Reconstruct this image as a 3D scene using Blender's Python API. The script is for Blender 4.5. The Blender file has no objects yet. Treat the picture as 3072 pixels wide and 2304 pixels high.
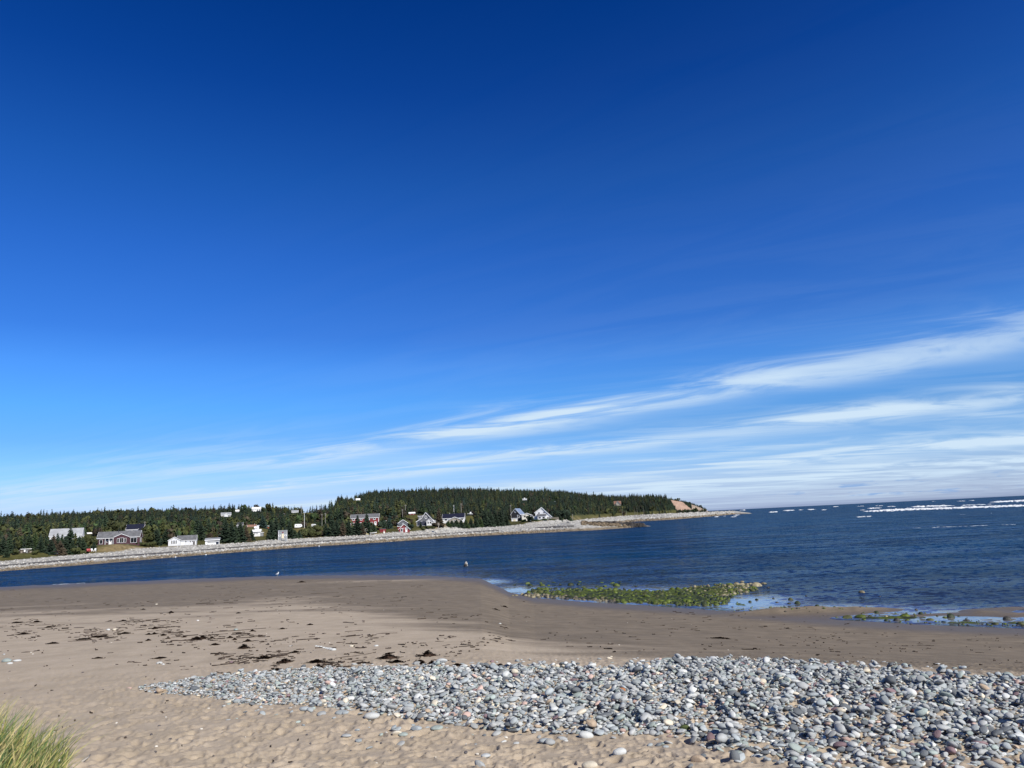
import bpy, math
import numpy as np
from mathutils import Matrix, Vector

R = math.radians
rng = np.random.default_rng(11)
sc = bpy.context.scene
COL = sc.collection
SUN_AZ, SUN_EL = 138.0, 38.0
EXPO = 0.35
HC = 6.0

# ------------------------------------------------------------------ camera
FPX = 740.0
cam_d = bpy.data.cameras.new("camera")
cam = bpy.data.objects.new("camera", cam_d)
COL.objects.link(cam)
cam_d.sensor_width = 36.0
cam_d.lens = 36.0 * FPX / 1024.0
cam_d.clip_start, cam_d.clip_end = 0.05, 200000.0
MW = Matrix.Translation((0, 0, HC)) @ Matrix.Rotation(R(90 + 10.42), 4, 'X') @ Matrix.Rotation(R(-2.77), 4, 'Z')
cam.matrix_world = MW
sc.camera = cam
CR = np.array(MW.to_3x3())
FWD = -CR[:, 2]
CP = np.array([0, 0, HC])

def ray(u, v):
    """world direction through a point of the 3072x2304 photograph"""
    u = np.asarray(u, float); v = np.asarray(v, float)
    d = np.stack([(u - 1536) / 3, -(v - 1152) / 3, np.full_like(u, -FPX)], -1) @ CR.T
    return d / np.linalg.norm(d, axis=-1, keepdims=True)

def proj(P):
    q = (np.asarray(P, float) - CP) @ CR
    w = np.maximum(-q[..., 2], 1e-3)
    return 1536 + 3 * FPX * q[..., 0] / w, 1152 - 3 * FPX * q[..., 1] / w

def at_z(u, v, z=0.0):
    r = ray(u, v)
    return CP + r * ((z - HC) / r[..., 2:3])

def at_d(u, v, d):
    r = ray(u, v)
    return CP + r * (d / np.hypot(r[..., 0], r[..., 1]))[..., None]

def azim(P):
    return np.arctan2(P[..., 0], P[..., 1])

def in_poly(u, v, poly):
    u = np.asarray(u); v = np.asarray(v)
    c = np.zeros(u.shape, bool)
    n = len(poly)
    for i in range(n):
        x1, y1 = poly[i]; x2, y2 = poly[(i + 1) % n]
        if y1 == y2: continue
        m = ((y1 > v) != (y2 > v)) & (u < (x2 - x1) * (v - y1) / (y2 - y1) + x1)
        c ^= m
    return c

def sstep(a, b, x):
    t = np.clip((x - a) / (b - a), 0, 1)
    return t * t * (3 - 2 * t)

# ------------------------------------------------------------------ value noise
_perm = rng.permutation(4096)
_val = rng.random(4096)
def vnoise(x, y):
    xi = np.floor(x).astype(int); yi = np.floor(y).astype(int)
    fx = x - xi; fy = y - yi
    fx = fx * fx * (3 - 2 * fx); fy = fy * fy * (3 - 2 * fy)
    def h(i, j): return _val[(_perm[(i & 4095)] + j * 57) & 4095]
    return (h(xi, yi) * (1 - fx) + h(xi + 1, yi) * fx) * (1 - fy) + (h(xi, yi + 1) * (1 - fx) + h(xi + 1, yi + 1) * fx) * fy
def fbm(x, y, o=4):
    s = 0; a = .5
    for i in range(o):
        s = s + a * vnoise(x + 17.3 * i, y + 9.1 * i); x = x * 2.03; y = y * 2.03; a *= .5
    return s / (1 - .5 ** o)

# ------------------------------------------------------------------ mesh + tagging helpers
def mesh(name, V, F, mat=None, col=None, smooth=False, extra=None):
    """F: (n,k) array, or a list of such arrays"""
    me = bpy.data.meshes.new(name)
    V = np.asarray(V, np.float32).reshape(-1, 3)
    Fs = [np.asarray(f, np.int32) for f in (F if isinstance(F, list) else [F])]
    Fs = [f for f in Fs if f.size]
    me.vertices.add(len(V)); me.vertices.foreach_set('co', V.ravel())
    nl = sum(f.size for f in Fs); nf = sum(len(f) for f in Fs)
    me.loops.add(nl); me.polygons.add(nf)
    me.loops.foreach_set('vertex_index', np.concatenate([f.ravel() for f in Fs]))
    tot = np.concatenate([np.full(len(f), f.shape[1], np.int32) for f in Fs])
    st = np.concatenate([[0], np.cumsum(tot)[:-1]]).astype(np.int32)
    me.polygons.foreach_set('loop_start', st)
    try: me.polygons.foreach_set('loop_total', tot)
    except Exception: pass
    me.polygons.foreach_set('use_smooth', np.full(nf, smooth, bool))
    me.update(calc_edges=True)
    if col is not None:
        c = np.ones((len(V), 4), np.float32); c[:, :3] = col
        a = me.color_attributes.new('tint', 'FLOAT_COLOR', 'POINT'); a.data.foreach_set('color', c.ravel())
    for k, arr in (extra or {}).items():
        a = me.attributes.new(k, 'FLOAT', 'POINT'); a.data.foreach_set('value', np.asarray(arr, np.float32))
    if mat: me.materials.append(mat)
    return me

def obj(name, me, parent=None, loc=None):
    o = bpy.data.objects.new(name, me); COL.objects.link(o)
    if parent is not None: o.parent = parent
    if loc is not None: o.location = loc
    return o

def tag(o, label=None, cat=None, group=None, kind=None):
    if label: o['label'] = label
    if cat: o['category'] = cat
    if group: o['group'] = group
    if kind: o['kind'] = kind
    return o

def thing(name, label, cat, loc, rot=0.0, group=None):
    o = bpy.data.objects.new(name, None); COL.objects.link(o)
    o.empty_display_size = .3
    o.location = loc; o.rotation_euler = (0, 0, rot)
    return tag(o, label, cat, group)

class MB:
    """collects boxes, prisms and tubes into one mesh"""
    def __init__(s): s.v = []; s.f3 = []; s.f4 = []; s.n = 0
    def add(s, V, F):
        V = np.asarray(V, float).reshape(-1, 3)
        for f in F:
            (s.f3 if len(f) == 3 else s.f4).append([i + s.n for i in f])
        s.v.append(V); s.n += len(V); return s
    def box(s, x0, x1, y0, y1, z0, z1):
        V = [(x, y, z) for z in (z0, z1) for y in (y0, y1) for x in (x0, x1)]
        return s.add(V, [(0, 2, 3, 1), (4, 5, 7, 6), (0, 1, 5, 4), (2, 6, 7, 3), (0, 4, 6, 2), (1, 3, 7, 5)])
    def prism(s, pts, y0, y1, axis='y'):
        """polygon pts (a,z) pushed along y (or along x)"""
        n = len(pts)
        if axis == 'y': V = [(a, y, z) for y in (y0, y1) for a, z in pts]
        else: V = [(y, a, z) for y in (y0, y1) for a, z in pts]
        F = [(i, (i + 1) % n, n + (i + 1) % n, n + i) for i in range(n)]
        c0, c1 = len(V), len(V) + 1
        m = np.mean(np.array(V[:n]), 0); m2 = np.mean(np.array(V[n:]), 0)
        V = V + [tuple(m), tuple(m2)]
        F += [(c0, (i + 1) % n, i) for i in range(n)] + [(c1, n + i, n + (i + 1) % n) for i in range(n)]
        return s.add(V, F)
    def tube(s, pts, r, k=8, r1=None):
        pts = np.asarray(pts, float); m = len(pts)
        rs = np.linspace(r, r if r1 is None else r1, m)
        T = np.gradient(pts, axis=0); T /= np.linalg.norm(T, axis=1, keepdims=True)
        V = []
        for p, t, rr in zip(pts, T, rs):
            up = np.array([0, 0, 1.]) if abs(t[2]) < .9 else np.array([1., 0, 0])
            a = np.cross(t, up); a /= np.linalg.norm(a); b = np.cross(t, a)
            for j in range(k):
                w = 2 * math.pi * j / k
                V.append(p + rr * (a * math.cos(w) + b * math.sin(w)))
        F = [(i * k + j, i * k + (j + 1) % k, (i + 1) * k + (j + 1) % k, (i + 1) * k + j) for i in range(m - 1) for j in range(k)]
        V += [pts[0], pts[-1]]
        F += [(m * k, (j + 1) % k, j) for j in range(k)] + [(m * k + 1, (m - 1) * k + j, (m - 1) * k + (j + 1) % k) for j in range(k)]
        return s.add(V, F)
    def build(s, name, mat, parent=None, loc=None, smooth=False):
        V = np.concatenate(s.v)
        F = [np.array(f, np.int32) for f in (s.f3, s.f4) if len(f)]
        return obj(name, mesh(name, V, F, mat, smooth=smooth), parent, loc)

# ------------------------------------------------------------------ materials
def newmat(name):
    m = bpy.data.materials.new(name); m.use_nodes = True
    nt = m.node_tree
    return m, nt, nt.nodes['Principled BSDF']
def N(nt, typ, **kw):
    n = nt.nodes.new(typ)
    for k, v in kw.items():
        if isinstance(k, str) and hasattr(n, k): setattr(n, k, v)
    return n
def L(nt, a, b): nt.links.new(a, b)
def mathn(nt, op, a, b=None, c=None, clamp=False):
    n = nt.nodes.new('ShaderNodeMath'); n.operation = op; n.use_clamp = clamp
    for i, x in enumerate((a, b, c)):
        if x is None: continue
        if isinstance(x, (int, float)): n.inputs[i].default_value = x
        else: nt.links.new(x, n.inputs[i])
    return n.outputs[0]
def mixc(nt, fac, a, b, mode='MIX'):
    n = nt.nodes.new('ShaderNodeMix'); n.data_type = 'RGBA'; n.blend_type = mode
    n.clamp_factor = True
    for sock, x in ((n.inputs[0], fac), (n.inputs[6], a), (n.inputs[7], b)):
        if isinstance(x, (int, float)): sock.default_value = x
        elif isinstance(x, tuple): sock.default_value = (*x, 1)
        else: nt.links.new(x, sock)
    return n.outputs[2]
def noise(nt, vec, scale, detail=3, rough=.55, dist=0.0):
    n = nt.nodes.new('ShaderNodeTexNoise')
    n.inputs['Scale'].default_value = scale; n.inputs['Detail'].default_value = detail
    n.inputs['Roughness'].default_value = rough; n.inputs['Distortion'].default_value = dist
    nt.links.new(vec, n.inputs['Vector']); return n.outputs[0]
def ramp(nt, fac, stops):
    n = nt.nodes.new('ShaderNodeMapRange'); n.interpolation_type = 'SMOOTHSTEP'
    n.inputs[1].default_value, n.inputs[2].default_value = stops
    nt.links.new(fac, n.inputs[0]); return n.outputs[0]
def scalev(nt, vec, s):
    n = nt.nodes.new('ShaderNodeVectorMath'); n.operation = 'MULTIPLY'
    nt.links.new(vec, n.inputs[0]); n.inputs[1].default_value = s; return n.outputs[0]

def simple(name, c, rough=.7, spec=.3, var=.12, scale=3.0, metal=0.0, bump=0.0):
    """painted / natural surface: base colour with uneven wear"""
    m, nt, p = newmat(name)
    tc = N(nt, 'ShaderNodeTexCoord').outputs['Object']
    n1 = noise(nt, tc, scale, 4)
    dark = tuple(x * (1 - var * 1.6) for x in c); light = tuple(min(1, x * (1 + var)) for x in c)
    L(nt, mixc(nt, ramp(nt, n1, (.3, .7)), dark, light), p.inputs['Base Color'])
    p.inputs['Roughness'].default_value = rough; p.inputs['Metallic'].default_value = metal
    p.inputs['Specular IOR Level'].default_value = spec
    if bump:
        b = N(nt, 'ShaderNodeBump'); b.inputs['Distance'].default_value = bump
        L(nt, noise(nt, tc, scale * 4, 3), b.inputs['Height']); L(nt, b.outputs[0], p.inputs['Normal'])
    return m

def siding(name, c, pitch=.18, rough=.6):
    """clapboards: horizontal courses in the bump and a little in the colour"""
    m, nt, p = newmat(name)
    g = N(nt, 'ShaderNodeTexCoord').outputs['Object']
    s = N(nt, 'ShaderNodeSeparateXYZ'); L(nt, g, s.inputs[0])
    saw = mathn(nt, 'FRACT', mathn(nt, 'DIVIDE', s.outputs[2], pitch))
    n1 = noise(nt, g, 1.3, 4)
    L(nt, mixc(nt, ramp(nt, n1, (.3, .75)), tuple(x * .86 for x in c), c), p.inputs['Base Color'])
    b = N(nt, 'ShaderNodeBump'); b.inputs['Distance'].default_value = .03
    L(nt, saw, b.inputs['Height']); L(nt, b.outputs[0], p.inputs['Normal'])
    p.inputs['Roughness'].default_value = rough
    return m

def tinted(name, rough=.85, spec=.2, nscale=6.0, var=.35, bump=.0, bscale=20., trans=0.0):
    """colour from the mesh's own tint, broken up with noise"""
    m, nt, p = newmat(name)
    a = N(nt, 'ShaderNodeVertexColor', layer_name='tint').outputs[0]
    tc = N(nt, 'ShaderNodeTexCoord').outputs['Object']
    n1 = ramp(nt, noise(nt, tc, nscale, 5, .65), (.25, .75))
    lo = mixc(nt, 1.0, a, (1 - var,) * 3, 'MULTIPLY'); hi = mixc(nt, 1.0, a, (1 + var * .6,) * 3, 'MULTIPLY')
    L(nt, mixc(nt, n1, lo, hi), p.inputs['Base Color'])
    p.inputs['Roughness'].default_value = rough; p.inputs['Specular IOR Level'].default_value = spec
    if bump:
        b = N(nt, 'ShaderNodeBump'); b.inputs['Distance'].default_value = bump
        L(nt, noise(nt, tc, bscale, 4), b.inputs['Height']); L(nt, b.outputs[0], p.inputs['Normal'])
    return m

M = {}
M['white'] = simple('white_paint', (.78, .77, .74), .55, var=.06)
M['trim'] = simple('white_trim', (.8, .79, .77), .5, var=.05)
M['white_siding'] = siding('white_clapboard', (.78, .78, .77))
M['cream_siding'] = siding('cream_clapboard', (.76, .73, .62))
M['red_siding'] = siding('red_clapboard', (.23, .028, .03))
M['plum_siding'] = siding('plum_clapboard', (.085, .035, .045))
M['grey_siding'] = siding('grey_shingle', (.13, .135, .15), .14)
M['navy_siding'] = siding('navy_clapboard', (.022, .028, .055))
M['black_siding'] = siding('charcoal_clapboard', (.035, .033, .036))
M['shake'] = siding('weathered_shingle', (.27, .28, .29), .2)
M['brown_siding'] = siding('brown_clapboard', (.2, .095, .06))
M['orange_siding'] = siding('orange_clapboard', (.36, .11, .05))
M['tan_siding'] = siding('tan_clapboard', (.36, .32, .26))
M['grey_roof'] = simple('grey_asphalt_roof', (.13, .13, .135), .9, var=.15, scale=1.2)
M['dark_roof'] = simple('dark_asphalt_roof', (.05, .052, .055), .9, var=.2, scale=1.2)
M['navy_roof'] = simple('navy_metal_roof', (.011, .013, .03), .6, .25, var=.1, scale=.7)
M['pale_roof'] = simple('pale_metal_roof', (.33, .335, .34), .5, .4, var=.1, scale=.6)
M['steel_roof'] = simple('steel_blue_roof', (.2, .25, .34), .4, .5, var=.08, scale=.6)
M['green_roof'] = simple('green_roof', (.04, .08, .055), .8)
M['brown_roof'] = simple('brown_roof', (.22, .12, .085), .9, var=.2)
M['glass'] = simple('window_glass', (.012, .014, .017), .08, .6, var=.3, scale=.5)
M['wood'] = simple('weathered_wood', (.22, .19, .15), .85, var=.25, scale=4)
M['darkwood'] = simple('dark_wood', (.055, .04, .038), .85, var=.3, scale=4)
M['pole'] = simple('grey_pole_wood', (.34, .31, .27), .9, var=.2, scale=2)
M['red'] = simple('red_paint', (.33, .02, .025), .5, var=.15)
M['yellow'] = simple('yellow_paint', (.72, .62, .28), .5, var=.1)
M['concrete'] = simple('concrete', (.33, .32, .3), .9, var=.15)
M['steel'] = simple('dark_steel', (.08, .08, .085), .5, .5)
M['rubber'] = simple('rubber', (.02, .02, .02), .8)
M['cream_door'] = simple('cream_door', (.7, .6, .42), .6)
M['red_badge'] = simple('red_badge', (.22, .02, .03), .6)
M['buoy'] = simple('white_float', (.8, .8, .78), .4)
M['foam'] = simple('sea_foam', (.76, .78, .79), .9, .1, var=.06, scale=.3)
M['leaf'] = tinted('foliage', .75, .25, .55, .45)
M['bark'] = simple('bark', (.09, .07, .055), .95, var=.3, scale=5)
M['deadbark'] = simple('dead_branch', (.25, .23, .2), .95, var=.25, scale=3)
M['stone'] = tinted('beach_stone', .82, .25, 9.0, .16, .004, 60.)
M['farstone'] = tinted('far_stone', .9, .15, .6, .3)
M['weed'] = tinted('dry_seaweed', .9, .15, 14., .5)
M['grassblade'] = tinted('marram_blade', .7, .25, 5., .2)
M['seafeather'] = simple('white_feathers', (.85, .85, .84), .8, var=.04)
M['greyfeather'] = simple('grey_feathers', (.35, .37, .4), .8, var=.08)
M['yellowbeak'] = simple('yellow_beak', (.6, .4, .06), .5)

# ------------------------------------------------------------------ beach ground
SH = np.array([(-600, 1790), (0, 1760), (400, 1743), (850, 1727), (1300, 1727), (1440, 1735), (1480, 1752), (1525, 1775), (1600, 1793),
               (1750, 1805), (1950, 1817), (2130, 1829), (2300, 1842), (2500, 1859), (2750, 1873), (3072, 1886), (3600, 1905)], float)
_p = at_z(SH[:, 0], SH[:, 1]); SH_A = azim(_p); SH_D = np.hypot(_p[:, 0], _p[:, 1])
BARS = []
for u, v, lx, ly, h, an in ((2480, 1836, 2.6, 1.3, .30, .1), (2330, 1840, 2.2, .9, .24, 0), (2640, 1831, 1.7, .55, .20, 0), (2760, 1846, 1.6, .4, .14, 0),
                            (2700, 1812, 1.6, .45, .15, 0), (3010, 1826, 3.2, .8, .24, 0), (2960, 1841, 1.9, .85, .22, 0), (3080, 1845, 1.5, .5, .2, 0)):
    P = at_z(u, v); BARS.append((P[0], P[1], lx, ly, h, an))
PK_D = np.array([0, 4, 8, 11, 14, 17.])
PK_Z = np.array([4.5, 4.1, 3.3, 3.0, 2.95, 2.75])
def beach_z(x, y):
    x = np.asarray(x, float); y = np.asarray(y, float)
    a = np.arctan2(x, y); d = np.hypot(x, y)
    ds = np.interp(a, SH_A, SH_D)
    ds = np.where(np.abs(a) > 1.2, 60.0, ds)
    ds = ds + 1.1 * (fbm(x * .16 + 3, y * .16) - .5) * np.clip((ds - 30) / 40, .25, 1)
    z0 = np.interp(d, PK_D, PK_Z)
    t = np.clip((d - 17) / np.maximum(ds - 17, 1), 0, 1)
    z = np.where(d < 17, z0, 2.75 * ((1 - t) ** 1.5))
    z = np.where(d > ds, -np.minimum((d - ds) * .022, 2.6), z)
    z = z + .10 * (fbm(x * .22, y * .22, 3) - .5) * np.where(d < ds, np.clip((ds - d) / 12, 0, 1), 0)
    for bx, by, lx, ly, h, an in BARS:
        q = ((x - bx) / lx) ** 2 + ((y - by) / ly) ** 2
        z = z + h * np.exp(-q) * (.75 + .5 * fbm(x * .9, y * .9, 3))
    z = z + .75 * np.exp(-(((x + 5.6) / 1.5) ** 2 + ((y - 7.0) / 2.0) ** 2))      # dune hummock under the grass
    return z

def on_beach(u, v):
    """world points of the beach seen at photo points"""
    r = ray(u, v); t = np.full(r.shape[:-1], 5.0)
    lo = t.copy(); hi = np.full_like(t, 400.)
    hi = np.minimum(hi, np.where(r[..., 2] < 0, (HC + .5) / np.maximum(-r[..., 2], 1e-4), 400))
    prev = lo.copy(); found = np.zeros(t.shape, bool); a0 = lo.copy(); a1 = hi.copy()
    for k in range(1, 161):
        tt = lo + (hi - lo) * (k / 160) ** 1.6
        P = CP + r * tt[..., None]
        below = (P[..., 2] < beach_z(P[..., 0], P[..., 1])) & ~found
        a0 = np.where(below, prev, a0); a1 = np.where(below, tt, a1); found |= below
        prev = tt
    for _ in range(22):
        mid = (a0 + a1) / 2; P = CP + r * mid[..., None]
        bl = P[..., 2] < beach_z(P[..., 0], P[..., 1])
        a1 = np.where(bl, mid, a1); a0 = np.where(bl, a0, mid)
    return CP + r * a1[..., None]

# footprints trodden into the dry sand, stamped into a height grid
GX0, GX1, GY0, GY1, GC = -17.0, 17.0, 6.0, 31.0, .03
gnx, gny = int((GX1 - GX0) / GC), int((GY1 - GY0) / GC)
FH = np.zeros((gny, gnx), np.float32)
nst = 9500
sx = rng.uniform(GX0 + 1, GX1 - 1, nst); sy = GY0 + 1 + (GY1 - GY0 - 2) * rng.random(nst) ** 1.35
for x, y in zip(sx, sy):
    L_ = rng.uniform(.10, .21); W_ = L_ * rng.uniform(.4, .65); th = rng.uniform(0, math.pi); dep = rng.uniform(.014, .042)
    if y > 17: dep *= max(.12, 1 - (y - 17) / 7)
    r = int(L_ * 1.9 / GC); ix = int((x - GX0) / GC); iy = int((y - GY0) / GC)
    if ix - r < 0 or iy - r < 0 or ix + r >= gnx or iy + r >= gny: continue
    yy, xx = np.mgrid[-r:r + 1, -r:r + 1] * GC
    a = (xx * math.cos(th) + yy * math.sin(th)) / L_; b = (-xx * math.sin(th) + yy * math.cos(th)) / W_
    q = np.sqrt(a * a + b * b)
    k = np.where(q < 1, -dep * (1 - q ** 4) * (1 + .5 * a), 0) + dep * .55 * np.exp(-((q - 1.22) / .22) ** 2)
    FH[iy - r:iy + r + 1, ix - r:ix + r + 1] = FH[iy - r:iy + r + 1, ix - r:ix + r + 1] * (.55 + .45 * np.clip(q - .6, 0, 1)) + k
for x, y in zip(rng.uniform(GX0 + 1, GX1 - 1, 16000), GY0 + 1 + (GY1 - GY0 - 2) * rng.random(16000) ** 1.5):
    L_ = rng.uniform(.05, .11); W_ = L_ * rng.uniform(.5, .8); th = rng.uniform(0, math.pi); dep = rng.uniform(.006, .022) * (1 if y < 17 else max(.15, 1 - (y - 17) / 7))
    r = int(L_ * 1.7 / GC) + 1; ix = int((x - GX0) / GC); iy = int((y - GY0) / GC)
    if ix - r < 0 or iy - r < 0 or ix + r >= gnx or iy + r >= gny: continue
    yy, xx = np.mgrid[-r:r + 1, -r:r + 1] * GC
    q = np.hypot((xx * math.cos(th) + yy * math.sin(th)) / L_, (-xx * math.sin(th) + yy * math.cos(th)) / W_)
    FH[iy - r:iy + r + 1, ix - r:ix + r + 1] += np.where(q < 1, -dep * (1 - q ** 5), 0) + dep * .5 * np.exp(-((q - 1.2) / .2) ** 2)
def foot(x, y):
    fx = np.clip((x - GX0) / GC, 0, gnx - 2); fy = np.clip((y - GY0) / GC, 0, gny - 2)
    i = fx.astype(int); j = fy.astype(int); fx = fx - i; fy = fy - j
    return (FH[j, i] * (1 - fx) + FH[j, i + 1] * fx) * (1 - fy) + (FH[j + 1, i] * (1 - fx) + FH[j + 1, i + 1] * fx) * fy
def ground_z(x, y):
    z = beach_z(x, y)
    return z + foot(np.asarray(x, float), np.asarray(y, float)) * np.clip((z - .8) / 1.2, 0, 1)

def polar(A, D):
    aa, dd = np.meshgrid(A, D, indexing='ij')
    n, m = aa.shape
    idx = np.arange(n * m).reshape(n, m)
    F = np.stack([idx[:-1, :-1], idx[1:, :-1], idx[1:, 1:], idx[:-1, 1:]], -1).reshape(-1, 4)[:, ::-1]
    return (dd * np.sin(aa)).ravel(), (dd * np.cos(aa)).ravel(), F

A = np.concatenate([np.linspace(-math.pi, R(-41), 60)[:-1], np.linspace(R(-41), R(40), 1120), np.linspace(R(40), math.pi, 60)[1:]])
D = [.3]
while D[-1] < 8.6: D.append(D[-1] * 1.09)
while D[-1] < 190: D.append(D[-1] + max(.03, D[-1] ** 2 / 2220 * (.8 if D[-1] < 26 else .45)))
x, y, F = polar(A, np.array(D))
z = ground_z(x, y)
DP = np.array([(-400, 1850), (0, 1848), (350, 1842), (650, 1822), (850, 1800), (1000, 1815), (1150, 1850), (1300, 1895), (1500, 1950), (1750, 1985), (2300, 2010), (3072, 2040), (3500, 2050)], float)
_p = on_beach(DP[:, 0], DP[:, 1]); a_, d_ = np.arctan2(x, y), np.hypot(x, y)
dd_ = np.interp(a_, azim(_p), np.hypot(_p[:, 0], _p[:, 1])); wn = fbm(x * .10 + 5, y * .34, 5) - .5
wn2 = fbm(x * .035 + 31, y * .5 + .2 * x, 4) - .5
damp_v = sstep(-.22, .26, d_ / dd_ - 1 + .7 * wn + .8 * wn2)
_q = at_z(np.array([1040., 1340.]), np.array([1737., 1733.]), .35)
hump = np.exp(-(((x - _q[:, 0].mean()) / 9) ** 2 + ((y - _q[:, 1].mean()) / 2.6) ** 2))
damp_v = np.clip(damp_v - .75 * hump * (fbm(x * .2, y * .8, 3) > .42), 0, 1)
sand_obj_me_args = (np.stack([x, y, z], 1), F)

m, nt, p = newmat('beach_sand')
geo = N(nt, 'ShaderNodeNewGeometry').outputs['Position']
sp = N(nt, 'ShaderNodeSeparateXYZ'); L(nt, geo, sp.inputs[0])
st = scalev(nt, geo, (.35, 1.6, 0.))
w1 = noise(nt, st, 1.0, 5, .6, .4)
wet = N(nt, 'ShaderNodeAttribute', attribute_name='damp').outputs['Fac']
wet = mathn(nt, 'ADD', wet, mathn(nt, 'MULTIPLY', mathn(nt, 'SUBTRACT', w1, .5), .5), clamp=True)
soak = mathn(nt, 'SUBTRACT', 1.0, ramp(nt, sp.outputs[2], (.02, .20)))
g1 = ramp(nt, noise(nt, geo, 1.1, 6, .65), (.3, .72))
g2 = noise(nt, geo, 95., 2, .7)
dry = mixc(nt, g1, (.37, .302, .220), (.45, .370, .276))
damp = mixc(nt, g1, (.155, .124, .088), (.222, .178, .126))
c = mixc(nt, wet, dry, damp)
stk = ramp(nt, noise(nt, scalev(nt, geo, (.22, 3.0, 0)), 1.0, 4, .6, .5), (.36, .62))
c = mixc(nt, mathn(nt, 'MULTIPLY', wet, .26), c, mixc(nt, stk, (.55, .55, .55), (1.15, 1.14, 1.12)), 'MULTIPLY')
c = mixc(nt, mathn(nt, 'MULTIPLY', soak, .8), c, (.115, .095, .075))
spk = ramp(nt, g2, (.3, .7))
c = mixc(nt, .22, c, mixc(nt, spk, (.35, .33, .3), (1.25, 1.25, 1.22)), 'MULTIPLY')
L(nt, c, p.inputs['Base Color'])
L(nt, mathn(nt, 'SUBTRACT', .95, mathn(nt, 'MULTIPLY', soak, .45)), p.inputs['Roughness'])
p.inputs['Specular IOR Level'].default_value = .22
b = N(nt, 'ShaderNodeBump'); b.inputs['Distance'].default_value = .02; b.inputs['Strength'].default_value = .6
L(nt, mathn(nt, 'ADD', noise(nt, geo, 9., 4, .6), mathn(nt, 'MULTIPLY', g2, .15)), b.inputs['Height'])
L(nt, b.outputs[0], p.inputs['Normal'])
M['sand'] = m
sand = tag(obj('beach_sand', mesh('beach_sand', *sand_obj_me_args, M['sand'], smooth=True, extra={'damp': damp_v})), 'brown sandy beach sloping down to the channel', 'sand', kind='structure')

# ------------------------------------------------------------------ far shore terrain
FT = np.array([  # photo x, waterline, cobble top edge, its height, start of hill, ridge distance, ridge height
    (-900, 190, 208, 2.0, 225, 480, 14), (-300, 200, 214, 2.0, 235, 500, 16), (0, 212, 228, 2.0, 245, 520, 17.5), (278, 224, 256, 2.3, 265, 540, 18.7), (560, 247, 270, 2.4, 285, 560, 19),
    (780, 270, 288, 2.8, 300, 580, 19), (900, 284, 302, 3.0, 315, 600, 17), (960, 288, 304, 3.0, 318, 620, 19), (1020, 290, 305, 3.1, 320, 680, 29),
    (1130, 294, 307, 3.2, 325, 740, 36), (1400, 327, 342, 3.3, 360, 800, 36.5), (1650, 327, 375, 4.0, 400, 820, 32.5), (1720, 335, 405, 4.2, 425, 830, 29.5),
    (1780, 480, 560, 4.5, 600, 850, 26), (1900, 634, 700, 5.2, 740, 880, 22.5), (1960, 640, 700, 5.3, 770, 900, 22.5), (2010, 655, 700, 5.3, 835, 900, 21),
    (2050, 700, 740, 5.2, 880, 920, 18), (2090, 750, 790, 5.0, 890, 930, 12.5), (2112, 800, 830, 5.0, 900, 935, 8.0), (2130, 830, 860, 4.8, 910, 950, 4.7),
    (2200, 985, 1010, 4.5, 1030, 1060, 4.2), (2245, 965, 990, 1.2, 1000, 1010, .5), (2262, 970, 990, -1, 1000, 1010, -1.5), (2300, 970, 990, -3, 1000, 1010, -3)], float)
FT_A = azim(ray(FT[:, 0], 1561 - .0484 * (FT[:, 0] - 1536)))
PADS = []      # level ground under the houses: x, y, z, radius
PT0 = at_d(1700., 1575., 345.)[:2]; PT1 = at_d(1925., 1578., 372.)[:2]
def far_par(a): return [np.interp(a, FT_A, FT[:, i]) for i in range(1, 7)]
def far_z(x, y, pads=True):
    x = np.asarray(x, float); y = np.asarray(y, float)
    a = np.arctan2(x, y); d = np.hypot(x, y)
    ds, dt, zt, d1, dr, zr = far_par(a)
    ds = ds + 5 * (fbm(x * .035, y * .035, 3) - .5)
    z = np.where(d < ds, -np.minimum((ds - d) * .1, 3.0), 0)
    t = np.clip((d - ds) / (dt - ds), 0, 1)
    z = np.where(d >= ds, zt * t ** .85, z)
    t1 = np.clip((d - d1) / (dr - d1), 0, 1)
    h = t1 * (1.15 - .15 * t1)
    z = z + np.where(d > dt, (zr - zt) * h, 0)
    z = z + np.where(d > dt, (fbm(x * .012, y * .012, 3) - .5) * 3.0 * np.clip((d - d1) / 120, 0, 1) * np.clip((zr - 4) / 8, 0, 1), 0)
    z = z - np.where(d > dr, np.maximum(d - dr, 0) * .035 + np.where(zr < 6, (d - dr) * .1, 0), 0)
    px, py = PT1 - PT0; ln = math.hypot(px, py); px /= ln; py /= ln
    s = ((x - PT0[0]) * px + (y - PT0[1]) * py) / ln; q = -(x - PT0[0]) * py + (y - PT0[1]) * px
    hp = 4.0 - 3.1 * np.clip(s, 0, 1) - (np.abs(q) / 13) ** 1.5 * 2.6
    hp = hp - np.where(s > 1, (s - 1) * 9, 0) - np.where(s < 0, -s * 16, 0)
    z = np.where(d < dt + 12, np.maximum(z, hp), z)
    if pads:
        for bx, by, bz, r in PADS:
            if np.min(np.abs(x - bx)) > r * 3 and x.size < 3: continue
            q = np.hypot(x - bx, y - by)
            k = (1 - sstep(r, r * 2.0, q)) * sstep(-8, 3, d - dt)
            z = z * (1 - k) + bz * k
    return z

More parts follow.
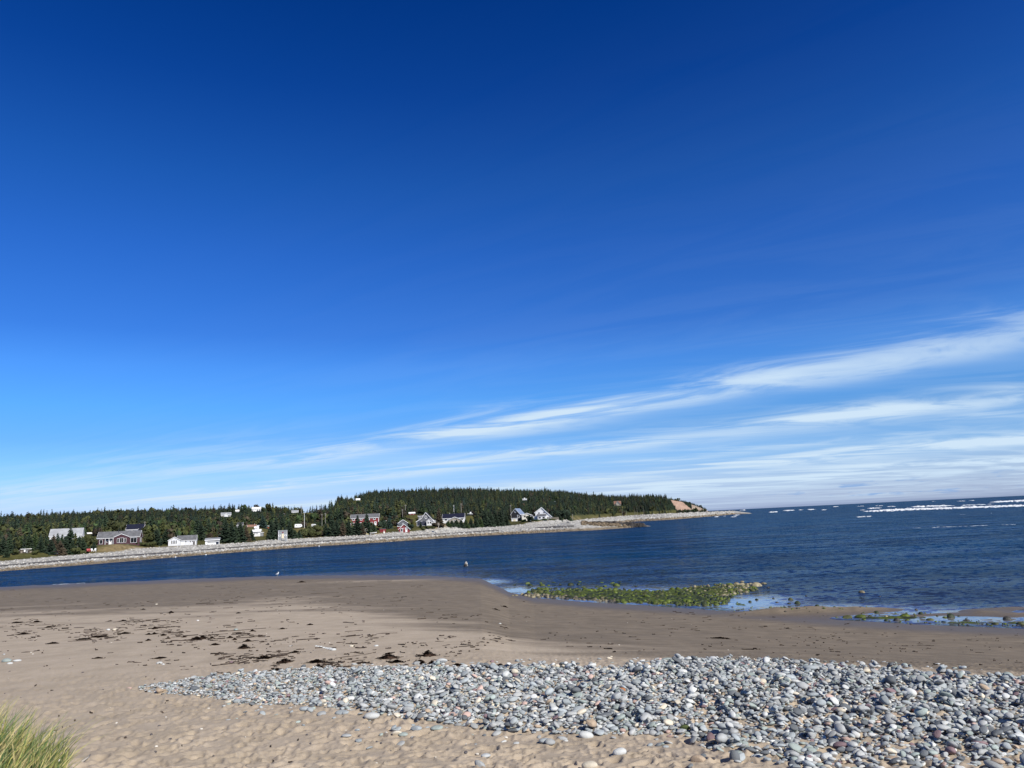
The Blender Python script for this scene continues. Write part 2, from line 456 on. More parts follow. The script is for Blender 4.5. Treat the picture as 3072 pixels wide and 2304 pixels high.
# ------------------------------------------------------------------ houses
EXCL = []        # photo boxes + distance that must stay free of random trees
class House:
    def __init__(s, name, label, cat, u, v, d, rot=0.0, pad=None, group=None):
        P = at_d(float(u), float(v), d); s.P = P; s.d = d
        s.S = float(np.dot(P - CP, FWD)) / (3 * FPX)       # metres per photo pixel here
        s.root = thing(name, label, cat, P, -float(azim(P)) + R(rot), group)
        s.k = math.cos(R(rot))
        s.uv = (u, v)
        if pad is not False:
            PADS.append((P[0], P[1], P[2], pad if pad else 9.0))
    def keep(s, u0, u1, v0, v1): EXCL.append((u0, u1, v0, v1, s.d)); return s
    def box(s, name, x0, x1, y0, y1, z0, z1, mat, parent=None):
        S = s.S; return MB().box(x0 * S, x1 * S, y0 * S, y1 * S, z0 * S, z1 * S).build(name, M[mat], parent or s.root)
    def gabled(s, x0, x1, y0, y1, hw, hr, axis, wall, roof, z0=-9.0, oh=1.2, trim='trim', name='wall', th=.9, bl=True, skip_trim=False, peak=.5, parent=None):
        """house body under a ridge along x or along y, with overhanging roof and pale barge boards"""
        S = s.S; root = parent or s.root
        if axis == 'y':
            xm = x0 + (x1 - x0) * peak
            pts = [(x0, z0), (x1, z0), (x1, hw), (xm, hr), (x0, hw)]
            e0, e1, c0, c1, cm = y0, y1, x0, x1, xm
        else:
            ym = y0 + (y1 - y0) * peak
            pts = [(y0, z0), (y1, z0), (y1, hw), (ym, hr), (y0, hw)]
            e0, e1, c0, c1, cm = x0, x1, y0, y1, ym
        w = MB().prism([(a * S, b * S) for a, b in pts], e0 * S, e1 * S, axis).build(name, M[wall], root)
        sl0 = (hr - hw) / (cm - c0); sl1 = (hr - hw) / (c1 - cm)
        g = .12
        rb = MB()
        L0 = [(c0 - oh, hw - oh * sl0 + g), (cm, hr + g), (cm, hr + g + th), (c0 - oh, hw - oh * sl0 + g + th)]
        L1 = [(cm + .02, hr + g), (c1 + oh, hw - oh * sl1 + g), (c1 + oh, hw - oh * sl1 + g + th), (cm + .02, hr + g + th)]
        for q in (L0, L1): rb.prism([(a * S, b * S) for a, b in q], (e0 - oh) * S, (e1 + oh) * S, axis)
        r = rb.build('roof', M[roof], root)
        if not skip_trim:
            tb = MB(); tk = 1.25; tf = .35
            for e, sg in ((e0 - oh, -1), (e1 + oh, 1)):
                ea, eb = sorted((e + sg * .03, e + sg * tf))
                for q in (L0, L1):
                    a0, b0 = q[0]; a1, b1 = q[1]
                    tb.prism([(a0 * S, (b0 - .5) * S), (a1 * S, (b1 - .5) * S), (a1 * S, (b1 + tk - .3) * S), (a0 * S, (b0 + tk - .3) * S)], ea * S, eb * S, axis)
            for q, sg in ((L0[0], -1), (L1[1], 1)):
                a, b = q; fa, fb = sorted((a + sg * .03, a + sg * .4))
                tb.prism([(fa * S, (b - .6) * S), (fb * S, (b - .6) * S), (fb * S, (b + .75) * S), (fa * S, (b + .75) * S)], (e0 - oh) * S, (e1 + oh) * S, axis)
            tb.build('roof_trim', M[trim], root)
        return w, r
    def win(s, cx, cz, w, h, y=0.0, side='front', frame='trim', ft=.7, name='window', glass='glass', parent=None, bars=False):
        """casing proud of the wall with a pane set in it; side: front or right"""
        S = s.S; fr = MB(); pn = MB()
        def bx(mb, a0, a1, z0, z1, o0, o1):
            if side == 'front': mb.box(a0 * S, a1 * S, (y - o1) * S, (y - o0) * S, z0 * S, z1 * S)
            elif side == 'right': mb.box((y + o0) * S, (y + o1) * S, a0 * S, a1 * S, z0 * S, z1 * S)
            else: mb.box((y - o1) * S, (y - o0) * S, a0 * S, a1 * S, z0 * S, z1 * S)
        x0, x1, z0, z1 = cx - w / 2, cx + w / 2, cz - h / 2, cz + h / 2
        bx(fr, x0, x0 + ft, z0, z1, -.2, .3); bx(fr, x1 - ft, x1, z0, z1, -.2, .3)
        bx(fr, x0 + ft, x1 - ft, z0, z0 + ft, -.2, .3); bx(fr, x0 + ft, x1 - ft, z1 - ft, z1, -.2, .3)
        if bars: bx(fr, cx - .18, cx + .18, z0 + ft, z1 - ft, -.15, .22)
        f = fr.build(name, M[frame], parent or s.root)
        bx(pn, x0 + ft, x1 - ft, z0 + ft, z1 - ft, -.2, .08)
        pn.build('pane', M[glass], f)
        return f
    def door(s, cx, w, h, z0=0, y=0.0, mat='white', glass=True, side='front', frame='trim'):
        S = s.S
        f = MB().box((cx - w / 2) * S, (cx + w / 2) * S, (y - .35) * S, (y + .2) * S, z0 * S, (z0 + h) * S).build('door', M[mat], s.root)
        if glass: MB().box((cx - w * .18) * S, (cx + w * .18) * S, (y - .42) * S, (y - .2) * S, (z0 + h * .55) * S, (z0 + h * .85) * S).build('pane', M['glass'], f)
        MB().box((cx + w * .3) * S, (cx + w * .42) * S, (y - .55) * S, (y - .3) * S, (z0 + h * .42) * S, (z0 + h * .48) * S).build('handle', M['steel'], f)
        return f

def chimney(h, x, y, z0, z1, w=1.6, mat='concrete'):
    return h.box('chimney', x - w / 2, x + w / 2, y - w / 2, y + w / 2, z0, z1, mat)

# ranch house
h = House('ranch_house', 'long grey-roofed bungalow with plum walls, white window frames and a low front gable', 'house', 352, 1632, 282, -16, 12).keep(296, 425, 1594, 1640)
h.gabled(-57, 60, 3, 32, 20, 37, 'x', 'plum_siding', 'grey_roof', oh=1.6)
h.gabled(-9, 32, -3, 14, 20.5, 29, 'y', 'plum_siding', 'grey_roof', oh=1.4, name='front_gable')
for cx in (2.5, 22): h.win(cx, 10, 6, 13, -3)
h.win(12, 10.5, 11, 15, -3, bars=True)
h.win(44, 9, 18, 15, 3, bars=True); h.win(-46, 8.5, 9, 13, 3)
h.box('porch_beam', -33, -9.5, -5, -4, 17.5, 19.3, 'trim')
for xx in (-32.5, -10.8, -22): h.box('porch_post', xx - .6, xx + .6, -5, -4, -3, 17.4, 'trim')
h.box('porch_roof', -34, -8.8, -5.6, 2.9, 19.4, 20.3, 'grey_roof')
h.box('deck', -58, 33, -8, -3.2, -6, -1, 'wood')
h.door(-20, 7, 14, 0, 3); h.win(-29, 9, 5, 8, 3)
h.win(12, 9, 6, 14, 60, 'right'); h.win(22, 9, 6, 14, 60, 'right')
chimney(h, -2, 14, 29, 40, 1.4, 'steel')
S = h.S
# navy house behind it
h = House('dormer_house', 'two-storey house with dark navy roof and wide white dormer behind the ranch house', 'house', 400, 1606, 330, -22, 10).keep(374, 432, 1574, 1606)
h.gabled(-24, 26, 0, 26, 8, 32, 'x', 'grey_siding', 'navy_roof', oh=1.2)
h.gabled(-22, 12, -1, 14, 17, 20, 'x', 'white_siding', 'navy_roof', z0=5, oh=1.0, name='dormer', peak=.9)
for cx in (-16, -5, 6): h.win(cx, 11.5, 6, 7, -1)
h.win(9, 20, 4.5, 8, 26, 'right'); h.win(17, 20, 3, 8, 26, 'right')
h.box('lean_to', 26.3, 36, 8, 22, -9, 8, 'red_siding'); h.box('lean_to_roof', 25.9, 37, 7, 23, 8.1, 9.2, 'trim')
# barn-like house behind spruces
h = House('tall_house', 'tall white house with pale metal roof half hidden by spruces near the left edge', 'house', 195, 1645, 295, -12, 11)
EXCL.append((150, 240, 1586, 1606, 295))
h.gabled(-43, 42, 0, 34, 38, 58, 'x', 'white_siding', 'pale_roof', oh=1.4)
for cx in (-32, -2, 22): h.win(cx, 31, 6, 9, 0)
for cx in (-32, -14, 10, 30): h.win(cx, 12, 7, 11, 0)
for cy in (10, 24): h.win(cy, 30, 6, 10, 42, 'right')
h.door(0, 7, 15, 0, 0)
# hut at far left
h = House('hut', 'low dark hut with flat white roof at the left end of the shore', 'hut', 72, 1659, 254, 8, 6).keep(50, 100, 1642, 1662)
h.box('wall', -12, 13, 0, 14, -6, 10.5, 'darkwood')
h.box('roof', -10, 19, -3, 16, 10.7, 12.2, 'white')
h.box('shutter', -16.5, -12.3, -1.2, -.6, 2, 9, 'white'); h.box('shutter', -1, 3.5, -.8, -.2, 3, 9.4, 'white')
h.box('door', -9, -4, -.5, -.1, -2, 7.5, 'wood'); h.box('door', 5, 9, -.5, -.1, -2, 8, 'shake')
h.win(12, 4, 5, 5, 0, frame='wood')
h.box('side_fence', 13.3, 24, 4, 4.8, -5, 5, 'wood')
# white cottage
h = House('white_cottage', 'small white cottage with four tall narrow windows in its front gable and a grey roof', 'cottage', 545, 1637, 274, -8, 10).keep(500, 592, 1600, 1645)
h.gabled(-14, 39, 8, 30, 15.5, 29, 'x', 'white_siding', 'grey_roof', oh=1.3)
h.gabled(-37, -4, -2, 24, 17, 26, 'y', 'white_siding', 'grey_roof', oh=1.6, name='front_gable')
for k in range(4): h.win(-27.5 + 4.2 * k, 11.5, 2.9, 10.5, -2, ft=.35)
h.win(10, 12, 4.5, 5, 8, ft=.5); h.win(23, 11.5, 3.4, 6.5, 8, ft=.5); h.win(28.5, 12, 3.4, 6.5, 8, ft=.5)
h.box('foundation', -37.3, -3.7, -2.3, 0, -9, 1.2, 'concrete'); h.box('foundation', -3.6, 39.3, 7.6, 9, -9, 1, 'concrete')
h.door(33, 4.5, 11, .5, 8, 'darkwood', False)
# open boat shelter
h = House('boat_shelter', 'low open-fronted white shelter with a pale slanted roof standing on the cobbles', 'shelter', 637, 1634, 275, -6, 7).keep(614, 660, 1610, 1640)
S = h.S
h.box('wall', -20, -14, 0, 12, -7, 13, 'white'); h.box('wall', -13.9, 18, 9, 12, -7, 14, 'shake')
h.box('low_wall', -13.9, 10, 0, 1, -6, 6.5, 'white'); h.box('beam', -13.9, 19, 0, 1, 8.5, 10, 'trim')
h.box('post', 18.2, 19.6, 0, 1.2, -6, 13, 'trim'); h.box('post', 6, 7, 0, 1, 10.1, 13, 'trim')
MB().prism([(-2.5 * S, 13.2 * S), (14 * S, 19 * S), (14 * S, 20.2 * S), (-2.5 * S, 14.4 * S)], -21.5 * S, 21.5 * S, 'x').build('roof', M['shake'], h.root)
h.box('roof_edge', -21.5, 21.5, -3.2, -2.6, 12.6, 14.8, 'trim')
# white lantern house
h = House('white_lantern_house', 'small white house with a lantern cupola on its low roof among tall spruces', 'house', 774, 1609, 325, -10, 8).keep(758, 800, 1576, 1612)
h.gabled(-15, 6, 0, 18, 15, 20, 'x', 'white', 'white', oh=2.2)
h.win(-9, 9, 3, 5, 0, ft=.4); h.win(-3, 9, 3, 5, 0, ft=.4); h.door(2.5, 4, 9.5, 0, 0, 'white', False)
h.gabled(-11, -3, 4, 12, 26, 29, 'x', 'white', 'white', z0=18, oh=1.2, name='loft')
h.box('cupola', -3.5, .8, 6, 10, 18, 31, 'white'); h.box('cupola_cap', -5, 2.2, 5, 11, 31.2, 33, 'white')
h.box('side_porch', 6.3, 14, 4, 14, -6, 10, 'shake'); h.box('porch_roof', 6.2, 15.5, 2.5, 15, 10.2, 11.6, 'trim')
h = House('brown_house', 'brown house with a steep bare reddish roof behind the white lantern house', 'house', 757, 1597, 345, 10, 8).keep(744, 768, 1576, 1592)
h.gabled(-13, 12, 0, 20, 5, 22, 'x', 'brown_siding', 'brown_roof', oh=1)
h.win(-4, 1, 4, 5, 0); h.win(5, 1, 4, 5, 0); chimney(h, 8, 10, 20, 26)
h = House('orange_house', 'orange walled house with flat white eaves right of the white lantern house', 'house', 793, 1597, 345, -18, 8).keep(784, 804, 1576, 1598)
h.box('wall', -9, 9, 0, 16, -8, 17, 'orange_siding'); h.box('roof', -13, 10.5, -2, 18, 17.2, 19, 'trim')
h.box('bay', -2, 8, -.6, .5, 8, 15, 'white'); h.win(-5.5, 11, 4, 6, 0); h.win(3, 2, 4, 5, 0)
# grey outhouse-like shed
h = House('beach_shed', 'grey shingled flat-topped shed with cream door, red emblem and two small white windows', 'shed', 848, 1617, 292, 2, 6).keep(830, 866, 1590, 1622)
h.box('wall', -12.5, 12.5, 0, 14, -8, 24, 'shake'); h.box('roof', -13.8, 13.8, -1.2, 15, 24.2, 25.8, 'pale_roof')
h.box('corner_board', -12.9, -12, -.3, .4, -5, 24.1, 'trim'); h.box('corner_board', 12, 12.9, -.3, .4, -5, 24.1, 'trim')
h.door(.3, 6.4, 13, 2.5, 0, 'cream_door', False)
h.win(-8.6, 10.3, 6.4, 4.4, 0, ft=1.2); h.win(8.2, 10.6, 6.4, 4.4, 0, ft=1.2)
h.box('step', -3.5, 7, -3, -.5, -3, 2.2, 'concrete')
S = h.S
mb = MB(); pts = [(0, -2.2), (1.5, -.6), (2.6, .5), (2.2, 1.7), (1, 2.1), (0, 1.2), (-1, 2.1), (-2.2, 1.7), (-2.6, .5), (-1.5, -.6)]
mb.prism([((a * .95 + .2) * S, (b * .95 + 19) * S) for a, b in pts], -.5 * S, -.05 * S, 'y').build('emblem', M['red_badge'], h.root)

# campers
def camper(name, label, u, v, d, w, hh, rot):
    h = House(name, label, 'camper', u, v, d, rot, 5).keep(u - w / 2 - 2, u + w / 2 + 2, v - hh - 2, v + 3)
    S = h.S; W = w / 2
    MB().prism([(a * S, b * S) for a, b in ((-W, 3), (-W * .2, 2.6), (W * .45, 2.8), (W, 5.5), (W * .98, hh * .68), (W * .7, hh * .95), (-W * .75, hh), (-W, hh * .85))], -4 * S, 4 * S, 'y').build('body', M['white'], h.root)
    h.win(W * .45, hh * .66, 3, 2.4, -4, ft=.3); h.win(-W * .5, hh * .66, 3, 2.4, -4, ft=.3)
    for xx in (-W * .2, W * .25): MB().tube([(xx * S, -4.3 * S, 1.4 * S), (xx * S, -3 * S, 1.4 * S)], 1.5 * S, 12).build('wheel', M['rubber'], h.root)
    MB().box(W * S, (W + 4) * S, -.4 * S, .4 * S, 2.4 * S, 3.1 * S).build('tow_bar', M['steel'], h.root)
    return h
camper('camper', 'white rounded camping trailer parked among bushes left of a light pole', 895, 1585, 350, 22, 13, 5)
camper('camper', 'smaller white camper parked to the right of the light pole above the olive bushes', 941, 1583, 352, 12, 11, -20)

# red two-storey house
h = House('red_house', 'large red two-storey house with grey roof and white corner boards behind black spruces', 'house', 1097, 1578, 348, -6, 12).keep(1110, 1140, 1540, 1578)
EXCL.append((1052, 1140, 1540, 1556, 348))
h.gabled(-44, 39, 0, 28, 24, 35, 'x', 'red_siding', 'grey_roof', oh=1.2)
for cx in (-36, -13, 9, 26): h.win(cx, 20.5, 7, 6.5, 0, ft=1.2)
for cx in (-36, -13): h.win(cx, 7, 8, 8, 0, ft=1.2)
h.win(17, 6, 10, 9, 0, bars=True); h.door(29, 6.5, 11, 1, 0)
h.box('corner_board', 37.8, 39.4, -.35, .4, -3, 24, 'trim'); h.box('corner_board', -44.4, -43, -.35, .4, -3, 24, 'trim')
h.box('step', 25, 39, -6, -.5, -6, -1, 'wood')
# carport behind
h = House('carport', 'small carport with a thin white roof edge right of the big red house', 'carport', 1153, 1575, 356, 0, 5).keep(1144, 1160, 1560, 1574)
h.box('roof', -8, 7, -2, 10, 11.5, 12.8, 'trim')
for xx in (-7, 5.6): h.box('post', xx, xx + 1, -1, 0, -6, 11.4, 'wood')
h.box('wall', -7, 6.6, 8, 9, -6, 11.4, 'shake')
# red cottage
h = House('red_cottage', 'small red gabled cottage with white door and barge boards on the cobble bank', 'cottage', 1212, 1597, 316, -4, 7).keep(1190, 1234, 1560, 1602)
h.gabled(-15, 16, 0, 26, 10, 24, 'y', 'red_siding', 'green_roof', oh=2.2)
h.win(-6.5, 6.8, 7, 11, 0, ft=1.2, bars=False); h.door(7, 6, 13.5, .2, 0)
h.box('wall_lamp', -.6, .6, -.6, -.05, 14, 15.2, 'trim'); h.box('plaque', -1.4, 1.4, -.35, -.05, 10, 11.2, 'trim'); h.box('plaque', -.8, 2, -.35, -.05, 5.2, 6.6, 'orange_siding')
h.gabled(-19, -8, 6, 22, 18.5, 21.5, 'x', 'red_siding', 'dark_roof', z0=6, oh=1.2, name='side_dormer')
h.box('deck', -17, 18, -4, -.5, -8, -.6, 'wood')
h = House('grey_gable_house', 'grey shingled house whose white edged gable rises behind the red cottage', 'house', 1209, 1586, 333, 6, 7).keep(1192, 1226, 1558, 1572)
h.gabled(-14, 14, 0, 24, 17, 26, 'y', 'grey_siding', 'dark_roof', oh=1.6)
h.win(0, 13, 4, 6, 0)
# grey house with sunroom
h = House('grey_house', 'grey shingled house with swooping white gable boards and a white windowed sunroom', 'house', 1278, 1577, 343, -8, 10).keep(1244, 1312, 1536, 1580)
S = h.S
pts = [(-27, -9), (24, -9), (24, 14), (19, 17), (0, 38), (-13, 21), (-27, 13)]
MB().prism([(a * S, b * S) for a, b in pts], 0, 30 * S, 'y').build('wall', M['grey_siding'], h.root)
prof = [(-30, 11.6), (-13, 21), (0, 38.2), (19, 17.2), (26, 13)]
rb = MB(); tb = MB()
for (a0, b0), (a1, b1) in zip(prof[:-1], prof[1:]):
    rb.prism([(a0 * S, (b0 + .2) * S), (a1 * S, (b1 + .2) * S), (a1 * S, (b1 + 1.3) * S), (a0 * S, (b0 + 1.3) * S)], -2.4 * S, 31 * S, 'y')
    tb.prism([(a0 * S, (b0 - .5) * S), (a1 * S, (b1 - .5) * S), (a1 * S, (b1 + 1.5) * S), (a0 * S, (b0 + 1.5) * S)], -2.9 * S, -2.45 * S, 'y')
rb.build('roof', M['dark_roof'], h.root); tb.build('roof_trim', M['trim'], h.root)
h.win(.5, 25, 6.5, 8.5, 0, ft=1.1, bars=True); h.win(-13, 11.5, 5.5, 6, 0, ft=1.1)
h.box('porch_shade', -26, 2, -1.2, -.1, 0, 13.5, 'navy_siding'); h.box('deck_rail', -27, 3, -2.2, -1.4, -1.2, .6, 'trim'); h.box('corner_board', -27.4, -26, -.4, .4, -1, 13, 'trim')
h.gabled(3, 22, -9, -.2, 12.5, 19, 'y', 'white_siding', 'dark_roof', oh=1.6, name='sunroom')
h.win(8, 8.5, 5, 7, -9, ft=.7); h.win(15.5, 8.5, 6, 7, -9, ft=.7); h.win(-5, 8.5, 5, 7, 22, 'right', ft=.7)
h.gabled(-24, -12, 8, 20, 29, 31, 'x', 'grey_siding', 'dark_roof', z0=14, oh=1.2, name='side_dormer'); h.win(-19, 24.5, 4, 5, 8, ft=.8)
h.box('side_porch', 22.3, 29, -4, 10, -6, 12.5, 'white_siding'); h.box('porch_roof', 22.2, 30.5, -5.5, 11, 12.7, 14, 'trim')
# navy roofed bungalow
h = House('navy_roofed_bungalow', 'white bungalow with a long dark navy roof above a row of young spruces', 'bungalow', 1360, 1569, 364, -8, 12).keep(1322, 1398, 1536, 1560)
h.gabled(-32, 33, 0, 26, 15, 27, 'x', 'white_siding', 'navy_roof', oh=1.4)
h.gabled(-12, 24, -14, -.2, 10, 17, 'y', 'tan_siding', 'shake', oh=1.4, name='front_wing')
h.win(-22, 10.5, 8, 5, 0); h.win(27, 10, 6, 6, 0); h.win(6, 6, 6, 5, -14)
h.box('side_wing', -44, -32.3, 3, 20, -6, 12, 'navy_siding'); h.box('side_wing_roof', -45, -32.1, 2, 21, 12.2, 13.4, 'navy_roof')
chimney(h, -12, 13, 25, 31, 1.6)
# boat on trailer
def boat(u, v, d, w, label, name='motor_boat', cover=False, rot=0):
    h = House(name, label, 'boat', u, v, d, rot, 4).keep(u - w / 2 - 2, u + w / 2 + 2, v - 12, v + 3)
    S = h.S; n = 9; V = []
    for i in range(n):
        t = i / (n - 1); xx = (t - .5) * w; hw = 3.0 * (1 - max(0, t - .45) ** 2 * 3.1); dp = 3.6 * (1 - max(0, t - .6) * .9); sh = 6.4 + 1.3 * t * t
        V += [(xx * S, -hw * S, sh * S), (xx * S, -hw * .75 * S, (sh - dp * .6) * S), (xx * S, 0, (sh - dp) * S), (xx * S, hw * .75 * S, (sh - dp * .6) * S), (xx * S, hw * S, sh * S)]
    F = [(i * 5 + j, (i + 1) * 5 + j, (i + 1) * 5 + j + 1, i * 5 + j + 1) for i in range(n - 1) for j in range(4)]
    F += [(i * 5 + 4, (i + 1) * 5 + 4, (i + 1) * 5, i * 5) for i in range(n - 1)]
    mb = MB(); mb.add(V, F); mb.add([V[i] for i in range(5)], [(0, 1, 2), (0, 2, 4), (2, 3, 4)])
    mb.build('hull', M['white'], h.root)
    if not cover:
        MB().prism([(-.22 * w * S, 7 * S), (.12 * w * S, 7 * S), (.03 * w * S, 11 * S), (-.2 * w * S, 11 * S)], -1.8 * S, 1.8 * S, 'y').build('cabin', M['white'], h.root)
    MB().box(-.3 * w * S, .55 * w * S, -.4 * S, .4 * S, 1.6 * S, 2.3 * S).build('trailer_frame', M['steel'], h.root)
    for sd in (-2.6, 2.2): MB().tube([(-.05 * w * S, sd * S, 1.1 * S), (-.05 * w * S, (sd + .6) * S, 1.1 * S)], 1.2 * S, 12).build('wheel', M['rubber'], h.root)
boat(1411, 1547, 380, 17, 'white motor boat parked on the slope right of the navy roofed bungalow', rot=180)
boat(1120, 1604, 311, 20, 'white rowing dinghy on a small trailer on the lawn below the red house', 'dinghy', True)

# right hand cluster
h = House('charcoal_house', 'dark charcoal gabled house with a round white window and steel blue roof', 'house', 1543, 1561, 396, -24, 9).keep(1524, 1568, 1524, 1556)
h.gabled(-10, 19, 0, 34, 18, 34, 'y', 'black_siding', 'steel_roof', oh=1.6)
S = h.S
MB().tube([(4.5 * S, -.3 * S, 25 * S), (4.5 * S, .1 * S, 25 * S)], 3.1 * S, 20).build('round_window', M['trim'], h.root)
MB().tube([(4.5 * S, -.42 * S, 25 * S), (4.5 * S, -.2 * S, 25 * S)], 1.8 * S, 20).build('pane', M['glass'], h.root.children[-1])
h.win(14, 11, 8, 9, 0, ft=1.4, bars=True)
h = House('garage', 'low white garage with dark roof in front of the charcoal house', 'garage', 1544, 1564, 386, -4, 5).keep(1532, 1556, 1552, 1566)
h.gabled(-9, 8, 0, 12, 8.5, 11, 'x', 'white', 'dark_roof', oh=1)
h.box('door', -4, 3, -.4, -.05, -1, 6, 'cream_door')
h = House('cream_cottage', 'cream gabled cottage with one dark window left of the big white house', 'cottage', 1581, 1560, 390, -2, 8).keep(1564, 1600, 1537, 1560)
h.gabled(-15, 16, 0, 26, 13, 20, 'y', 'cream_siding', 'white', oh=1.6)
h.win(-6, 11, 5.5, 5, 0, frame='wood'); h.win(8, 11.5, 5, 6, 0, frame='wood'); h.door(13, 3.5, 9, 0, 0, 'darkwood', False)
h = House('white_gable_house', 'big white house with lopsided tall gable and glazed front porch near the shore', 'house', 1626, 1560, 385, -3, 12).keep(1598, 1658, 1520, 1562)
S = h.S
MB().prism([(a * S, b * S) for a, b in ((-19, -9), (28, -9), (28, 9), (0, 36.5), (-19, 23.5))], 0, 32 * S, 'y').build('wall', M['white_siding'], h.root)
rb = MB(); tb = MB()
for (a0, b0), (a1, b1) in (((-22, 21.4), (0, 36.6)), ((0.03, 36.6), (30.5, 6.6))):
    rb.prism([(a0 * S, (b0 + .2) * S), (a1 * S, (b1 + .2) * S), (a1 * S, (b1 + 1.1) * S), (a0 * S, (b0 + 1.1) * S)], -1.8 * S, 33 * S, 'y')
    tb.prism([(a0 * S, (b0 - .6) * S), (a1 * S, (b1 - .6) * S), (a1 * S, (b1 + 1.3) * S), (a0 * S, (b0 + 1.3) * S)], -2.2 * S, -1.85 * S, 'y')
rb.build('roof', M['pale_roof'], h.root); tb.build('roof_trim', M['trim'], h.root)
h.win(-8, 21, 6, 5, 0, ft=.5, glass='steel'); h.win(7.5, 22, 6, 5, 0, ft=.5, glass='steel')
h.box('porch', -12, 13, -12, -.2, -6, 12, 'white_siding')
MB().prism([(-13.5 * S, 12 * S), (-.2 * S, 17 * S), (-.2 * S, 18 * S), (-13.5 * S, 13 * S)], -13.5 * S, 14.5 * S, 'x').build('porch_roof', M['grey_roof'], h.root)
h.win(-6, 7, 8, 6, -12, ft=.6); h.win(6, 7, 8, 6, -12, ft=.6)
for k in range(3): h.win(16.5 + 3.4 * k, 4.5, 2.8, 9, 0, ft=.4)
h.box('left_annex', -27, -19.3, 4, 20, -6, 11, 'white_siding'); h.box('annex_roof', -28, -19.1, 3, 21, 11.2, 12.4, 'trim')
h = House('board_fence', 'short grey board fence at the right side of the big white house', 'fence', 1664, 1560, 384, 0, 4).keep(1650, 1672, 1550, 1562)
for k in range(2): h.box('rail', -12, 12, 0, .6, 2 + 4 * k, 3 + 4 * k, 'wood')
for k in range(9): h.box('board', -12 + 2.8 * k, -9.8 + 2.8 * k, -.5, -.05, -3, 8, 'wood')

# hillside houses
def far_house(name, label, u, v, d, w, hw, hr, wall, roof, axis='x', rot=0, dep=None, wins=2, keep=3, **kw):
    h = House(name, label, 'house', u, v, d, rot, 9).keep(u - w / 2 - keep, u + w / 2 + keep, v - hr - 2, v - hr * .5)
    dep = dep or w * .6
    h.gabled(-w / 2, w / 2, 0, dep, hw, hr, axis, wall, roof, oh=.8, th=.7, **kw)
    for k in range(wins): h.win(-w / 2 + w * (k + .5) / wins, hw * .55, w * .14, hw * .4, 0, ft=.35)
    return h
h = far_house('shingled_house', 'weathered grey house with white dormer on the wooded slope below the skyline', 678, 1551, 480, 27, 6, 13, 'tan_siding', 'shake', wins=3)
h.gabled(-5, 6, -2, 8, 6, 10, 'y', 'white_siding', 'shake', oh=.8, name='dormer')
h = far_house('hilltop_house', 'long white house on the hilltop against the sky', 769, 1536, 500, 25, 10, 14, 'white_siding', 'white', wins=4)
h.box('front_wing', -9, 0, -5, -.2, -8, 6, 'white'); h.box('balcony', -12.5, 12.5, -3, -.3, 3.2, 3.9, 'wood')
far_house('white_cabin', 'tiny white cabin among trees left of the hilltop white house', 712, 1537, 500, 9, 4, 7, 'white_siding', 'white', wins=1)
far_house('pale_cabin', 'pale tan cabin roof in the clearing right of the hilltop house', 885, 1540, 470, 18, 4, 9, 'tan_siding', 'shake', wins=2)
far_house('ridge_cabin', 'tiny pale cabin at the edge of the woods just under the ridge', 1074, 1503, 600, 11, 3.5, 7, 'cream_siding', 'white', wins=1)
far_house('tower_house', 'tiny square white house high up in the middle of the wooded hill', 1574, 1504, 650, 12, 5, 8, 'white_siding', 'shake', wins=2).box('lantern', -2, 2, 2, 6, 7, 10.5, 'white')
far_house('woodland_house', 'low white house among dark trees on the right part of the hill', 1659, 1512, 650, 13, 4.5, 7, 'white_siding', 'pale_roof', wins=2)
h = far_house('headland_house', 'steep gabled house with tan roof in the clearing above the headland shore', 1853, 1517, 790, 20, 5, 13, 'tan_siding', 'brown_roof', wins=1, trim='wood')
h.gabled(-5, 6, -2, 8, 6, 13.4, 'y', 'tan_siding', 'brown_roof', oh=1, name='front_gable', trim='shake'); h.win(.5, 8, 3, 3.5, -2, ft=.4)
far_house('red_roofed_house', 'small red house half hidden by bushes above the grey sunroom house', 1236, 1545, 372, 18, 5, 8, 'red_siding', 'white', wins=2)
far_house('grove_house', 'grey house with white eaves glimpsed between spruces left of the lantern house', 716, 1583, 350, 24, 8, 15, 'grey_siding', 'dark_roof', wins=2, keep=0)
far_house('long_shed', 'pale slanting shed roof in the bushes left of the ranch house', 270, 1603, 320, 14, 2.5, 5, 'tan_siding', 'white', rot=15, wins=1)
far_house('shaded_house', 'dark blue house in tree shade between the white cottage and the boat shelter', 600, 1622, 300, 18, 9, 14, 'navy_siding', 'dark_roof', wins=2, keep=0)

# small things along the far bank
def adirondack(u, v, d, mat, label, rot):
    h = House('lawn_chair', label, 'chair', u, v, d, rot, False, 'lawn chairs on the cobble crest by the ranch house'); S = h.S = h.S * 1.25
    for sx in (-2.1, 1.6):
        h.box('leg', sx, sx + .5, -2.6, -2.1, 0, 3.2, mat); h.box('leg', sx, sx + .5, 1.4, 1.9, 0, 2.2, mat)
        h.box('armrest', sx - .3, sx + .8, -2.8, 2, 3.3, 3.7, mat)
    MB().prism([(-2.2 * S, 2.3 * S), (1.6 * S, 1.5 * S), (1.6 * S, 1.9 * S), (-2.2 * S, 2.7 * S)], -1.5 * S, 1.5 * S, 'x').build('seat', M[mat], h.root)
    MB().prism([(1.3 * S, 1.6 * S), (1.8 * S, 1.6 * S), (3.5 * S, 7.4 * S), (3 * S, 7.4 * S)], -1.9 * S, 1.9 * S, 'x').build('backrest', M[mat], h.root)
adirondack(263, 1655.5, 258, 'red', 'red wooden lawn chair, leftmost on the cobble crest', 8)
adirondack(269, 1655.2, 258, 'red', 'red lawn chair right beside a white one', 14)
adirondack(276, 1655, 258, 'white', 'white lawn chair tilted back between the red chair and its white twin', 20)
